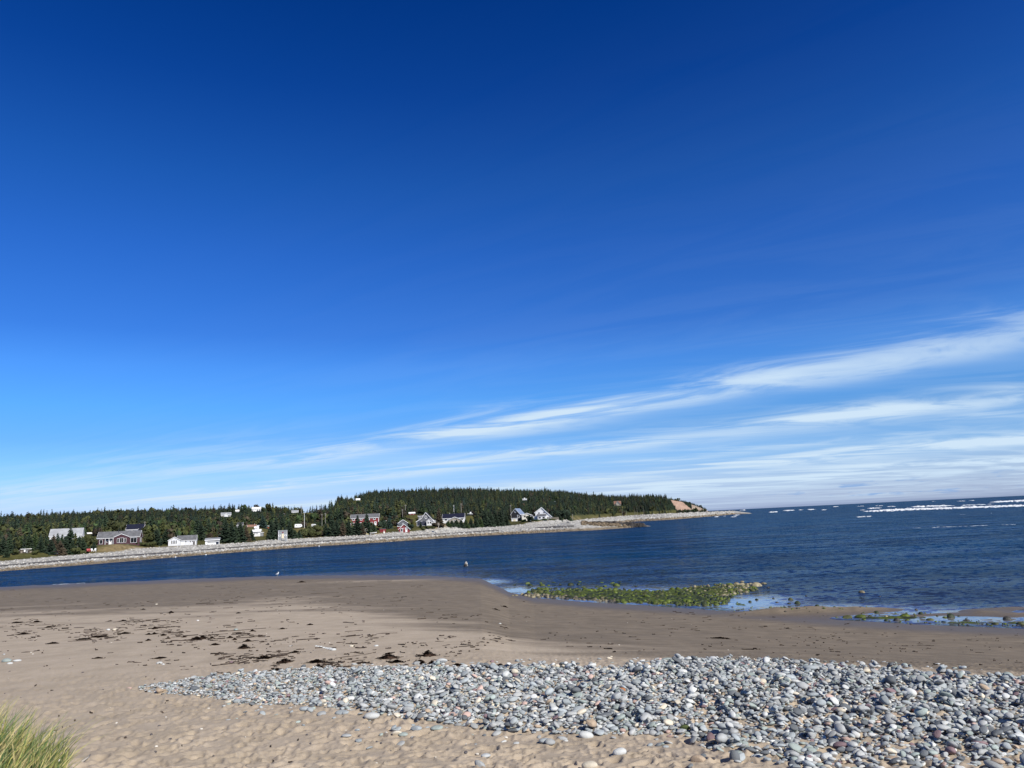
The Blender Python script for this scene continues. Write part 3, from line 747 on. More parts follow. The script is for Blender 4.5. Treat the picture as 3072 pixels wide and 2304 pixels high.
adirondack(285, 1654.5, 258, 'white', 'white lawn chair at the right end of the row of lawn chairs', -14)
h = House('swing_seat', 'dark wooden garden swing seat with a flat canopy on the shore grass', 'swing', 166, 1665, 247, -4, False); S = h.S
for xx in (-8, 7): h.box('post', xx, xx + 1, 0, 1, -1, 10, 'darkwood'); h.box('post', xx, xx + 1, 4, 5, -1, 10, 'darkwood')
h.box('canopy', -9.5, 9.5, -1, 6, 10.1, 11.2, 'darkwood'); h.box('backrest', -6.5, 6.5, 3.2, 3.7, 2.5, 6, 'shake'); h.box('seat', -6.5, 6.5, .5, 3.1, 1.6, 2.3, 'darkwood')
h = House('garden_arch', 'leaning pale driftwood arch in front of the spruces', 'driftwood', 1098, 1602, 310, 0, False); S = h.S
MB().tube([(-3 * S, 0, -S), (-2.4 * S, .4 * S, 8 * S), (-3.4 * S, 0, 12 * S)], 1.0 * S, 7, .7 * S).build('post', M['pole'], h.root)
MB().tube([(-3.8 * S, 0, 11.8 * S), (2.5 * S, 1 * S, 17.5 * S)], .8 * S, 7, .5 * S).build('rafter', M['pole'], h.root)
MB().tube([(0, 1 * S, -S), (2.4 * S, 1 * S, 7 * S), (3.6 * S, 1.2 * S, 15 * S)], .8 * S, 7, .4 * S).build('post', M['pole'], h.root)
h = House('yellow_bench', 'small pale yellow bench on the cobbles beside the driftwood arch', 'bench', 1102, 1607, 307, 20, False); S = h.S
h.box('seat', -3.6, 3.6, -1.5, 1.5, 2.2, 3, 'yellow'); h.box('backrest', -3.6, 3.6, 1.5, 2, 2.4, 6, 'yellow')
for xx in (-3.2, 2.4): h.box('leg', xx, xx + .8, -1.3, 1.3, -.6, 2.1, 'yellow')
h = House('red_shed', 'little red shed under a dark tree on the lawn between red house and red cottage', 'shed', 1148, 1597, 318, 5, 5).keep(1138, 1158, 1584, 1598)
h.gabled(-8, 9, 0, 10, 8, 11, 'x', 'red_siding', 'dark_roof', oh=.8, trim='red'); h.door(3, 4, 6.5, 0, 0, 'red', False)
h = House('play_tent', 'pale cone shaped play tent on the lawn in front of the little red shed', 'tent', 1152, 1601, 311, 0, False); S = h.S
a = np.linspace(0, 2 * math.pi, 12, endpoint=False)
V = [(4.2 * S * math.cos(t), 4.2 * S * math.sin(t), -.4 * S) for t in a] + [(1.0 * S * math.cos(t), 1.0 * S * math.sin(t), 8 * S) for t in a] + [(0, 0, 9.6 * S)]
mb = MB(); mb.add(V, [(i, (i + 1) % 12, 12 + (i + 1) % 12, 12 + i) for i in range(12)] + [(12 + i, 12 + (i + 1) % 12, 24) for i in range(12)])
mb.build('canvas', M['cream_siding'], h.root)
for t in (.3, 2.4, 4.4): MB().tube([(.9 * S * math.cos(t), .9 * S * math.sin(t), 8.5 * S), (-1.3 * S * math.cos(t), -1.3 * S * math.sin(t), 11.3 * S)], .25 * S, 6).build('pole', M['pole'], h.root)
h = House('bird_house', 'small house shaped nest box on a pale post in front of the brown tree', 'nest box', 1316, 1589, 322, 10, False); S = h.S
h.box('post', -.8, .8, -.8, .8, -2, 13, 'pole'); h.gabled(-3, 3, -2, 3, 18, 21, 'y', 'wood', 'wood', z0=13.2, oh=.8, skip_trim=True)
for nm, u, v, d, lab in (('buoy', 618, 1659, 250, 'white float lying at the far waterline below the boat shelter'), ('buoy', 957, 1637, 284, 'small white float bobbing by the far waterline below the dark spruces'),
                         ('buoy', 527, 1665, 243, 'white float bobbing just off the far shore below the white cottage')):
    h = House(nm, lab, 'buoy', u, v, d, 0, False); h.root.location.z = 0.0; S = h.S * 1.3
    V = []; F = []
    for i in range(7):
        for j in range(10):
            ph = math.pi * i / 6; V.append((1.5 * S * math.sin(ph) * math.cos(j * .6283), 1.5 * S * math.sin(ph) * math.sin(j * .6283), 1.7 * S * math.cos(ph) + .5 * S))
    F = [(i * 10 + j, (i + 1) * 10 + j, (i + 1) * 10 + (j + 1) % 10, i * 10 + (j + 1) % 10) for i in range(6) for j in range(10)]
    mb = MB(); mb.add(V, F); mb.build('float', M['buoy'], h.root, smooth=True)
    MB().tube([(0, 0, 2 * S), (0, 0, 3.2 * S)], .3 * S, 6).build('eye', M['steel'], h.root)

# utility poles: photo foot, height, distance
POLES = [(234, 1603, 26, 325, 'pale'), (287, 1637, 14, 275, 'short white'), (311, 1607, 28, 335, 'pale'), (295, 1606, 24, 345, 'grey'), (433, 1607, 42, 330, 'tall grey'), (467, 1612, 38, 335, 'grey'),
         (640, 1600, 28, 330, 'white'), (852, 1556, 17, 420, 'thin grey'), (904, 1545, 28, 420, 'thin grey'), (913, 1577, 39, 352, 'tall white'), (966, 1570, 28, 360, 'thin grey'), (976, 1575, 36, 350, 'grey'),
         (1208, 1570, 42, 352, 'grey'), (1217, 1554, 40, 380, 'grey'), (1362, 1541, 26, 385, 'white'), (1384, 1541, 31, 388, 'grey'), (1534, 1560, 45, 392, 'tall grey'), (1429, 1536, 14, 400, 'short grey'), (1718, 1556, 14, 410, 'short grey')]
REFS = [('the long ranch house', 355, 30), ('the white cottage', 545, 30), ('the boat shelter', 636, 20), ('the lantern house', 775, 20), ('the grey beach shed', 848, 14), ('the white campers', 915, 14), ('the big red house', 1095, 40),
        ('the red cottage', 1212, 18), ('the sunroom house', 1278, 30), ('the navy roofed bungalow', 1360, 35), ('the charcoal house', 1545, 18), ('the big white house', 1627, 28), ('the pale roofed tall house', 195, 42), ('the left end hut', 72, 20)]
def where(u):
    n, c, hw = min(REFS, key=lambda r: max(0, abs(r[1] - u) - r[2]) + .01 * abs(r[1] - u))
    return (f'behind {n}' if abs(u - c) < hw * .6 else (f'just left of {n}' if u < c else f'just right of {n}'))
_seen = {}
def unique(lab, alt):
    k = _seen.get(lab, 0); _seen[lab] = k + 1
    return lab if k == 0 else alt(k)
ORD = ['first', 'second', 'third', 'fourth', 'fifth', 'sixth', 'seventh', 'eighth', 'ninth', 'tenth', 'eleventh', 'twelfth', 'thirteenth', 'fourteenth', 'fifteenth']
for i, (u, v, hp, d, k) in enumerate(POLES):
    lab = f'{k} utility pole standing {where(u)}'
    lab = unique(lab, lambda n: lab.replace('utility', 'utility', 1) + f', {ORD[n]} from the left')
    h = House('utility_pole', lab, 'pole', u, v, d, 0, False, 'utility poles among the shore houses'); S = h.S
    MB().tube([(0, 0, -8 * S), (0, 0, hp * S)], .62 * S, 8, .45 * S).build('shaft', M['white' if 'white' in k or k == 'pale' else 'pole'], h.root)
    if 'short' not in k:
        MB().box(-3.2 * S, 3.2 * S, -.85 * S, -.55 * S, (hp - 3) * S, (hp - 2.3) * S).build('crossarm', M['pole'], h.root)
        if i % 3 == 2: MB().tube([(.9 * S, -.6 * S, (hp - 8) * S), (.9 * S, -.6 * S, (hp - 5) * S)], .75 * S, 8).build('transformer', M['shake'], h.root)

# ------------------------------------------------------------------ far terrain mesh
A = np.concatenate([np.linspace(R(-75), R(-36), 70)[:-1], np.linspace(R(-36), FT_A[-1], 820)])
D = np.concatenate([np.linspace(165, 460, 240), np.linspace(462, 1100, 190), np.linspace(1110, 1500, 20)])
x, y, F = polar(A, D); z = far_z(x, y)
a = np.arctan2(x, y); d = np.hypot(x, y)
ds, dt, zt, d1, dr, zr = far_par(a)
uu, vv = proj(np.stack([x, y, z], 1))
t = (d - ds) / (dt - ds); au0 = np.interp(a, FT_A, FT[:, 0])
n1 = fbm(x * .5, y * .5, 3)[:, None]; n2 = fbm(x * .06, y * .06, 4)[:, None]; n3 = vnoise(x * 1.7, y * 1.7)[:, None]
cob = np.array([.40, .385, .35]) * (.7 + .55 * n3)
low = np.array([.20, .16, .11]) * (.6 + .8 * n3)
fz = np.clip(z / np.maximum(zt, .5), 0, 2); fz = np.where((au0 > 1735) & (d < 420), z / 4.0, fz)
k = sstep(.36, .14, fz + .16 * (n1[:, 0] - .5))[:, None]
col = cob * (1 - k) + low * k
tl = .52 + .10 * (fbm(x * .02, y * .02, 3) - .5)
k = (np.exp(-((fz - tl) / .085) ** 4) * (fbm(x * .05 + 9, y * .05, 3) > .36) * (au0 < 1720))[:, None]
col = col * (1 - .9 * k) + np.array([.035, .03, .03]) * .9 * k
grass = np.array([.085, .082, .028]) * (.65 + .7 * n2) * (1 - .35 * n3 + .17)
straw = np.array([.25, .19, .095]) * (.7 + .5 * n3)
ks = (sstep(.42, .68, n2[:, 0]) * sstep(70, 5, d - dt))[:, None]
veg = grass * (1 - ks) + straw * ks
forest = np.array([.016, .026, .013]) * (.7 + .6 * n3)
kf = sstep(30, 90, d - dt)[:, None]
CLEAR = [[(900, 1530), (930, 1514), (1008, 1506), (1014, 1530), (985, 1556), (905, 1564)], [(1030, 1502), (1090, 1500), (1092, 1510), (1030, 1512)], [(1812, 1521), (1880, 1519), (1895, 1526), (1860, 1531), (1812, 1527)],
         [(930, 1560), (1000, 1575), (1000, 1610), (900, 1612), (900, 1590)], [(1110, 1580), (1200, 1580), (1195, 1605), (1110, 1606)], [(1235, 1575), (1345, 1578), (1345, 1595), (1230, 1600)],
         [(288, 1630), (500, 1622), (505, 1650), (290, 1660)], [(0, 1660), (290, 1650), (290, 1680), (0, 1690)], [(1535, 1560), (1700, 1558), (1700, 1572), (1530, 1580)], [(770, 1612), (830, 1612), (830, 1626), (765, 1628)], [(1700, 1548), (2030, 1530), (2030, 1545), (1700, 1565)]]
clr = np.zeros(len(x), bool)
for pl in CLEAR: clr |= in_poly(uu, vv, pl)
kf = np.where(clr[:, None], 0.0, kf)
veg = veg * (1 - kf) + forest * kf
kv = sstep(-1.5, 1.5, d - dt + 5 * (n1[:, 0] - .5))[:, None]
col = col * (1 - kv) + veg * kv
# the bare clay cliff of the headland
zdx = far_z(x * (1 + 2 / d), y * (1 + 2 / d)) - z
au = np.interp(a, FT_A, FT[:, 0])
CLIFF = [(2008, 1493), (2028, 1496), (2048, 1506), (2066, 1521), (2074, 1527), (2076, 1512), (2092, 1504), (2106, 1521), (2124, 1531), (2124, 1540), (2036, 1539)]
cl = in_poly(uu, vv, CLIFF) & (d > d1 - 10) & (d < dr + 30)
clay = np.array([.42, .285, .21]) * (.62 + .6 * fbm(x * .11, z * .5, 4)[:, None]) * np.where(au[:, None] > 2070, np.array([[.9, 1.02, 1.05]]), 1.0)
col = np.where(cl[:, None], clay, col)
M['terrain'] = tinted('far_shore_ground', .95, .1, .9, .35, .25, 1.3)
tag(obj('hills', mesh('hills', np.stack([x, y, z], 1), F, M['terrain'], col=col, smooth=True)), 'wooded hill with a pale cobble shore across the channel', 'hill', kind='structure')

# ------------------------------------------------------------------ trees
def conifer(h, r, layers, nb, lean=0.0, ragged=.25, seed_dead=0.0, base=.06):
    """branches as drooping roof shaped sprays round a trunk"""
    V = []; F = []
    zt = h * (base + (1 - base) * (np.arange(layers) / layers) ** .92)
    n = 0
    for i, zc in enumerate(zt):
        t = (zc / h)
        rr = r * (1 - t) ** .8 * (1 if i else .8)
        m = max(4, int(nb * (1 - .45 * t)))
        ph = rng.uniform(0, 6.28)
        for j in range(m):
            if rng.random() < .09: continue
            a = ph + 6.283 * j / m + rng.uniform(-.3, .3)
            L_ = rr * rng.uniform(1 - ragged * 1.7, 1 + ragged) + .06 * r
            ca, sa = math.cos(a), math.sin(a)
            w = L_ * rng.uniform(.26, .4); dz = -L_ * rng.uniform(.1, .42); z0 = zc + rng.uniform(-.3, .3) * h / layers
            up = h / layers * .5
            mid = .6 * L_
            V += [(0, 0, z0 + up), (ca * L_, sa * L_, z0 + dz), (ca * mid - sa * w, sa * mid + ca * w, z0 + dz * .8 - w * .75), (ca * mid + sa * w, sa * mid - ca * w, z0 + dz * .8 - w * .75)]
            F += [(n, n + 2, n + 1), (n, n + 1, n + 3)]
            n += 4
    zz = h * .955
    V += [(.035 * r, 0, zz - h * .05), (-.02 * r, .035 * r, zz - h * .05), (-.02 * r, -.035 * r, zz - h * .05), (0, 0, h * 1.03)]
    F += [(n, n + 1, n + 3), (n + 1, n + 2, n + 3), (n + 2, n, n + 3)]
    return np.array(V), np.array(F)
def bushy(h, r, nl, sz, base=.0):
    """many leaf clumps spread through an uneven crown"""
    nb = max(3, int(4 + r)); V = []; F = []
    cs = [(rng.normal(0, r * .38), rng.normal(0, r * .38), h * rng.uniform(.35 + base, .78), rng.uniform(.35, .6)) for _ in range(nb)]
    for i in range(nl):
        cx, cy, cz, cr = cs[i % nb]
        d = rng.normal(size=3); d /= np.linalg.norm(d)
        q = np.array([cx, cy, cz]) + d * np.array([r, r, h * .5]) * cr * rng.uniform(.6, 1.0)
        q[2] = max(q[2], .02 * h)
        s_ = sz * rng.uniform(.6, 1.4)
        t1 = np.cross(d, rng.normal(size=3)); t1 /= np.linalg.norm(t1); t2 = np.cross(d, t1) + d * rng.uniform(-.6, .6)
        n = len(V)
        V += [q + t1 * s_, q - t1 * s_ * .6 + t2 * s_, q - t1 * s_ * .5 - t2 * s_ * .9, q + t2 * s_ * .3 + d * s_ * .4]
        F += [(n, n + 1, n + 3), (n + 1, n + 2, n + 3), (n + 2, n, n + 3)]
    return np.array(V), np.array(F)

TONES = {'dark': (.017, .029, .015), 'spruce': (.022, .037, .017), 'olive': (.052, .058, .018), 'brown': (.052, .04, .024), 'green': (.032, .052, .016), 'blue': (.018, .034, .026)}
T = []   # photo x, foot y, height, width, kind, tone
def tr(*rows): T.extend(rows)
tr((8, 1664, 58, 34, 'c', 'dark'), (25, 1662, 62, 32, 'c', 'spruce'), (44, 1654, 60, 32, 'c', 'dark'), (62, 1650, 52, 30, 'c', 'olive'), (84, 1652, 56, 32, 'c', 'spruce'), (103, 1654, 60, 32, 'c', 'green'), (121, 1657, 52, 30, 'c', 'dark'), (137, 1656, 48, 30, 'c', 'spruce'), (20, 1672, 34, 22, 'c', 'spruce'), (46, 1666, 20, 18, 'b', 'olive'),
   (108, 1662, 13, 22, 'b', 'olive'), (158, 1659, 50, 28, 'c', 'brown'), (170, 1660, 54, 30, 'c', 'dark'), (184, 1659, 50, 30, 'c', 'spruce'), (208, 1658, 70, 36, 'c', 'dark'), (223, 1657, 52, 30, 'c', 'olive'), (236, 1657, 44, 28, 'c', 'dark'), (256, 1648, 46, 32, 'c', 'olive'), (268, 1645, 42, 30, 'b', 'olive'),
   (281, 1652, 29, 22, 'c', 'dark'), (152, 1662, 40, 28, 'c', 'dark'), (178, 1664, 38, 34, 'c', 'brown'), (196, 1661, 48, 32, 'c', 'dark'), (215, 1663, 36, 30, 'c', 'spruce'), (247, 1657, 38, 30, 'c', 'spruce'), (228, 1664, 24, 26, 'b', 'olive'), (240, 1662, 14, 26, 'b', 'olive'), (413, 1636, 12, 22, 'b', 'green'), (428, 1615, 14, 18, 'b', 'brown'), (446, 1633, 40, 34, 'b', 'olive'), (468, 1634, 50, 42, 'c', 'dark'), (497, 1631, 46, 40, 'c', 'spruce'), (452, 1640, 16, 34, 'b', 'olive'), (430, 1638, 10, 26, 'b', 'olive'),
   (601, 1622, 62, 36, 'c', 'dark'), (627, 1617, 58, 34, 'c', 'dark'), (642, 1613, 52, 34, 'c', 'spruce'), (660, 1613, 24, 26, 'b', 'olive'), (675, 1627, 74, 46, 'c', 'dark'), (694, 1627, 66, 40, 'c', 'dark'), (706, 1626, 52, 34, 'c', 'spruce'), (720, 1625, 60, 42, 'c', 'dark'), (737, 1624, 46, 34, 'c', 'brown'), (754, 1622, 34, 28, 'c', 'dark'), (788, 1583, 38, 30, 'c', 'blue'),
   (814, 1620, 62, 34, 'c', 'dark'), (827, 1619, 70, 38, 'c', 'dark'), (846, 1612, 70, 38, 'c', 'dark'), (868, 1616, 52, 38, 'c', 'dark'), (884, 1616, 28, 28, 'c', 'spruce'), (897, 1614, 24, 26, 'c', 'dark'), (916, 1612, 22, 40, 'b', 'olive'), (938, 1611, 24, 44, 'b', 'olive'), (960, 1609, 18, 36, 'b', 'brown'), (925, 1600, 22, 46, 'b', 'olive'), (950, 1596, 20, 40, 'b', 'olive'),
   (977, 1608, 40, 28, 'c', 'dark'), (997, 1609, 60, 38, 'c', 'dark'), (1010, 1609, 52, 34, 'c', 'dark'), (1028, 1609, 46, 34, 'c', 'brown'), (1046, 1608, 48, 34, 'c', 'dark'), (1073, 1607, 64, 36, 'c', 'dark'), (1101, 1604, 67, 36, 'c', 'dark'), (1121, 1598, 30, 26, 'c', 'spruce'), (1060, 1608, 30, 30, 'c', 'dark'), (1086, 1606, 36, 30, 'c', 'brown'),
   (1151, 1590, 30, 30, 'b', 'dark'), (1168, 1586, 30, 28, 'c', 'blue'), (1180, 1577, 22, 26, 'b', 'olive'), (1262, 1584, 20, 12, 'c', 'dark'), (1238, 1574, 14, 22, 'b', 'olive'), (1232, 1590, 18, 18, 'b', 'dark'), (1306, 1592, 22, 26, 'b', 'brown'), (1318, 1584, 62, 30, 'c', 'brown'), (1283, 1592, 12, 34, 'b', 'olive'), (1268, 1593, 9, 24, 'b', 'olive'), (1328, 1591, 14, 22, 'b', 'olive'),
   (1345, 1590, 26, 24, 'c', 'green'), (1356, 1589, 29, 26, 'c', 'dark'), (1370, 1588, 31, 26, 'c', 'spruce'), (1384, 1587, 30, 26, 'c', 'dark'), (1398, 1585, 30, 26, 'c', 'green'), (1413, 1584, 31, 26, 'c', 'dark'), (1428, 1583, 31, 26, 'c', 'spruce'), (1441, 1582, 33, 26, 'c', 'green'), (1456, 1582, 58, 34, 'c', 'dark'), (1472, 1581, 54, 34, 'c', 'dark'), (1487, 1580, 53, 34, 'c', 'dark'), (1503, 1580, 52, 32, 'c', 'dark'), (1518, 1578, 44, 28, 'c', 'dark'),
   (1586, 1565, 18, 16, 'b', 'dark'), (1596, 1565, 16, 16, 'b', 'dark'), (1572, 1567, 10, 18, 'b', 'green'), (1689, 1566, 36, 44, 'b', 'dark'), (1676, 1566, 27, 28, 'c', 'dark'), (1704, 1565, 30, 28, 'c', 'dark'), (1612, 1567, 8, 26, 'b', 'green'), (1636, 1566, 7, 30, 'b', 'green'), (1658, 1566, 7, 24, 'b', 'olive'))
def far_hit(u, v):
    """distance at which the far ground is met by this photo ray, kept on the land strip"""
    r = ray(float(u), float(v)); hd = math.hypot(r[0], r[1]); a = math.atan2(r[0], r[1])
    ds, dt = [float(np.interp(a, FT_A, FT[:, i])) for i in (1, 2)]
    dd = np.linspace(dt + 1, dt + 75, 150); P = CP + r[None] * (dd / hd)[:, None]
    hit = np.nonzero(P[:, 2] < far_z(P[:, 0], P[:, 1]))[0]
    d = dd[hit[0]] if len(hit) else dt + 25
    return d
SIZEW = lambda h: 'tall' if h > 48 else ('medium' if h > 30 else ('short' if h > 18 else 'low'))
KN = {'c': 'spruce', 'b': 'bush'}
tree_counts = {}
def make_tree(u, d, z, hm, wm, kind, tone, label, group, detail=1.0, P=None):
    P = at_d(float(u), 1580., d) if P is None else P
    P = np.array([P[0], P[1], z])
    base = np.array(TONES[tone]) * rng.uniform(.85, 1.2)
    if kind == 'c':
        nm = 'spruce_tree'
        V, F = conifer(hm, wm / 2 * 1.18, int((15 + hm * .6) * detail), int(13 * detail), base=.05 if hm > 4 else .02, ragged=.2)
    else:
        nm = 'tree' if hm > 4.5 else 'shrub'
        V, F = bushy(hm, wm / 2, int(260 * detail), .11 * (hm + wm) / 2 + .1)
    col = base[None] * (rng.uniform(.75, 1.3, (len(V), 1)))
    root = thing(nm, label, 'tree' if nm != 'shrub' else 'shrub', P, 0, group)
    obj('crown', mesh('crown', V, F, M['leaf'], col=col), root)
    MB().tube([(0, 0, -.6), (0.02 * hm * rng.normal() * .3, 0, hm * (.9 if kind == 'c' else .55))], max(.1, hm * .02), 6, .02).build('trunk', M['bark'], root)
    return root
TREEBOX = []
for (u, v, hp, wp, kind, tone) in T:
    if 148 < u < 250 and hp > 30: hp *= 1.14; wp *= 1.3
    d = far_hit(u, v); P = at_d(float(u), float(v), d)
    z = float(far_z(P[0], P[1])); S = float(np.dot(P - CP, FWD)) / (3 * FPX)
    top = P[2] + hp * S
    hm = max(top - z, hp * S * .6)
    word = {'c': 'spruce', 'b': 'bush' if hp < 30 else 'leafy tree'}[kind]
    lab = f'{SIZEW(hp)} {tone.replace("spruce", "green")} {word} {where(u).replace("behind", "in front of")}'
    k = tree_counts.get(lab, 0); tree_counts[lab] = k + 1
    if k: lab += f', {ORD[min(k, 14)]} from left'
    make_tree(u, d, z - .15, hm, wp * S, kind, tone, lab, 'trees and bushes along the far bank', P=P)

# random individuals between the houses, then the wood on the hill as one mass
def far_ok(P, hm, wm):
    u, v = proj(P); ut, vt = proj(P + np.array([0, 0, hm]))
    S = np.dot(P - CP, FWD) / (3 * FPX)
    d = math.hypot(P[0], P[1]); hw = wm / 2 / S * .8
    for (u0, u1, v0, v1, dh) in EXCL:
        if d < dh + 4 and u + hw > u0 and u - hw < u1 and vt < v1 and v > v0: return False
    for (bx, by, bz, r) in PADS:
        if math.hypot(P[0] - bx, P[1] - by) < r * .85: return False
    return True
amin = float(azim(ray(-60., 1600.))); amax = FT_A[-1]
cnt = 0; tries = 0
while cnt < 130 and tries < 3000:
    tries += 1
    a = rng.uniform(amin, FT_A[12]); pr = [float(q) for q in far_par(np.array(a))]
    d = pr[1] + rng.uniform(14, 95)
    P = np.array([d * math.sin(a), d * math.cos(a), 0.]); P[2] = float(far_z(P[0], P[1]))
    u, v = proj(P)
    kind = 'c' if rng.random() < .68 else 'b'
    tone = rng.choice(['dark', 'spruce', 'green', 'olive', 'brown'] if kind == 'c' else ['olive', 'olive', 'green', 'brown'], p=[.36, .3, .14, .14, .06] if kind == 'c' else None)
    hm = rng.uniform(5, 9.5) if kind == 'c' else rng.uniform(2, 5)
    wm = hm * (rng.uniform(.42, .6) if kind == 'c' else rng.uniform(.9, 1.4))
    if any(in_poly(np.array([u]), np.array([v]), pl)[0] for pl in CLEAR) or not far_ok(P, hm, wm): continue
    make_tree(float(u), d, P[2] - .15, hm, wm, kind, str(tone), f'{tone} {"spruce" if kind == "c" else "bushy tree"} in the scattered wood behind the shore houses'.replace('spruce spruce', 'green spruce'), f'{"green" if tone == "spruce" else tone} {"spruces" if kind == "c" else "bushes"} scattered behind the shore houses', .75, P=P)
    cnt += 1

protos_c = [conifer(1, rng.uniform(.22, .33), 10, 9, ragged=.3) for _ in range(12)]
protos_b = [bushy(1, .5, 55, .19) for _ in range(5)]
VV = []; FF = []; CC = []; off = 0
NT = 19500
aa = rng.uniform(amin - .1, R(18.7), NT); q = rng.random(NT)
pr = far_par(aa)
d0 = pr[1] + 18; d2 = pr[4] + np.where(pr[5] > 8, 35, 8)
dd = np.sqrt(d0 ** 2 + (d2 ** 2 - d0 ** 2) * q)
X = dd * np.sin(aa); Y = dd * np.cos(aa); Z = far_z(X, Y); U, Vv = proj(np.stack([X, Y, Z], 1))
skip = np.zeros(NT, bool)
for pl in CLEAR: skip |= in_poly(U, Vv, pl) & (rng.random(NT) < .97)
au = np.interp(aa, FT_A, FT[:, 0])
skip |= (in_poly(U, Vv, CLIFF) & (dd > pr[3] - 10) & (dd < pr[4] - 1)) | (au > 2119)
fieldn = fbm(X * .01 + 40, Y * .01, 3)
for i in range(NT):
    if skip[i]: continue
    near = dd[i] < pr[1][i] + 110
    isb = rng.random() < (.42 if fieldn[i] > .55 else .14) * (1.3 if near else .8) * (1 if au[i] < 1250 else .25)
    hm = rng.uniform(4.2, 7.3) * (.5 if au[i] > 2004 else (.86 if au[i] < 900 else 1)) if not isb else rng.uniform(2.5, 5.5)
    if rng.random() < .04: hm *= 1.35
    wm = hm * rng.uniform(.75, 1.15)
    P = np.array([X[i], Y[i], Z[i]])
    if not far_ok(P, hm, wm * .5): continue
    V, F = (protos_b[rng.integers(5)] if isb else protos_c[rng.integers(12)])
    th = rng.uniform(0, 6.283); c_, s_ = math.cos(th), math.sin(th)
    W = np.stack([(V[:, 0] * c_ - V[:, 1] * s_) * wm, (V[:, 0] * s_ + V[:, 1] * c_) * wm, V[:, 2] * hm], 1) + P - np.array([0, 0, .3])
    tone = rng.choice(['olive', 'green', 'brown'], p=[.6, .25, .15]) if isb else rng.choice(['dark', 'spruce', 'blue', 'olive', 'brown'], p=[.32, .30, .12, .20, .06])
    VV.append(W); FF.append(F + off); off += len(W)
    CC.append((np.array(TONES[tone]) * rng.uniform(.5, 1.35) * (.62 + .78 * fieldn[i]))[None] * rng.uniform(.65, 1.35, (len(W), 1)))
tag(obj('forest', mesh('forest', np.concatenate(VV), np.concatenate(FF), M['leaf'], col=np.concatenate(CC))), 'dense dark spruce wood covering the hill across the water', 'forest', kind='stuff')

# bare grey snags standing in the wood
for i, (u, v, hp) in enumerate(((12, 1560, 8), (350, 1556, 7), (798, 1528, 12), (1752, 1556, 22), (1905, 1546, 22), (1912, 1545, 26), (1932, 1543, 22), (1868, 1548, 20), (1880, 1547, 18), (1830, 1552, 16), (232, 1656, 22))):
    d = {0: 505, 1: 515, 2: 505, 3: 425, 10: 262}.get(i, 690)
    h = House('dead_tree', f'bare grey dead tree {["at the left end of the skyline", "on the skyline above the ranch house", "right of the hilltop house", "at the wood edge by the rocky point", "among snags below the headland house", "tallest of the snags on the headland shore", "right end of the snags on the headland shore", "left of the headland snags", "second from left of the headland snags", "left end of the headland snags", "in front of the pale roofed tall house"][i]}', 'dead tree', u, v, d, 0, False, 'bare dead trees'); S = h.S
    h.root.location.z = min(h.root.location.z, float(far_z(h.P[0], h.P[1])) + .5)
    MB().tube([(0, 0, -2 * S), (.2 * S, 0, hp * .5 * S), (0, .2 * S, hp * S)], .5 * S, 6, .12 * S).build('trunk', M['deadbark'], h.root)
    for k in range(8):
        a = rng.uniform(0, 6.28); zb = hp * (.3 + .08 * k); l = hp * .22 * (1 - k / 11)
        MB().tube([(0, 0, zb * S), (l * math.cos(a) * S, l * math.sin(a) * S, (zb + l * .3) * S)], .18 * S, 5, .06 * S).build('branch', M['deadbark'], h.root)

# ------------------------------------------------------------------ water
A = np.concatenate([np.linspace(-math.pi, R(-42), 40)[:-1], np.linspace(R(-42), R(42), 520), np.linspace(R(42), math.pi, 40)[1:]])
D = [14.]
while D[-1] < 150: D.append(D[-1] + max(.35, D[-1] ** 2 / 4440 * .9))
while D[-1] < 60000: D.append(D[-1] * 1.09)
x, y, F = polar(A, np.array(D)); d = np.hypot(x, y)
bz = np.where(d < 180, beach_z(x, y), -3.)
ROCKP = [(1545, 1792), (1560, 1774), (1600, 1760), (1700, 1752), (1900, 1757), (2020, 1758), (2200, 1744), (2300, 1748), (2310, 1790), (2330, 1832), (2150, 1832), (2050, 1822), (1900, 1816), (1750, 1806), (1650, 1800)]
uu, vv = proj(np.stack([x, y, np.zeros_like(x)], 1))
shal = np.exp(-np.maximum(-bz, 0) / .16) * (d < 110)
rk = np.zeros(len(x))
for (u0, v0, ru, rv) in ((1560, 1772, 120, 14), (1900, 1790, 330, 28), (2250, 1810, 160, 26), (2480, 1835, 330, 22), (2900, 1850, 330, 24), (1470, 1745, 60, 9)):
    rk = np.maximum(rk, np.exp(-(((uu - u0) / ru) ** 2 + ((vv - v0) / rv) ** 2) ** 1.5))
calm = np.clip(np.maximum(rk, .25 * shal), 0, 1)
shal2 = np.exp(-np.maximum(-bz, 0) / .9) * (d < 110)
m, nt, p = newmat('sea_water')
geo = N(nt, 'ShaderNodeNewGeometry').outputs['Position']
at = N(nt, 'ShaderNodeAttribute', attribute_name='calm').outputs['Fac']
a2 = N(nt, 'ShaderNodeAttribute', attribute_name='shallow').outputs['Fac']
big = noise(nt, scalev(nt, geo, (.012, .05, 0)), 1., 4, .6, .6)
mid = noise(nt, scalev(nt, geo, (.05, .16, 0)), 1., 4, .6, .3)
deep = mixc(nt, ramp(nt, big, (.35, .68)), (.001, .028, .078), (.0045, .018, .050))
deep = mixc(nt, ramp(nt, mid, (.5, .8)), deep, (.013, .015, .036))
L(nt, mixc(nt, mathn(nt, 'MULTIPLY', at, .85), mixc(nt, mathn(nt, 'MULTIPLY', a2, .5), deep, (.04, .045, .055)), (.21, .205, .20)), p.inputs['Base Color'])
rough = mathn(nt, 'ADD', .06, mathn(nt, 'MULTIPLY', ramp(nt, mid, (.35, .7)), .08))
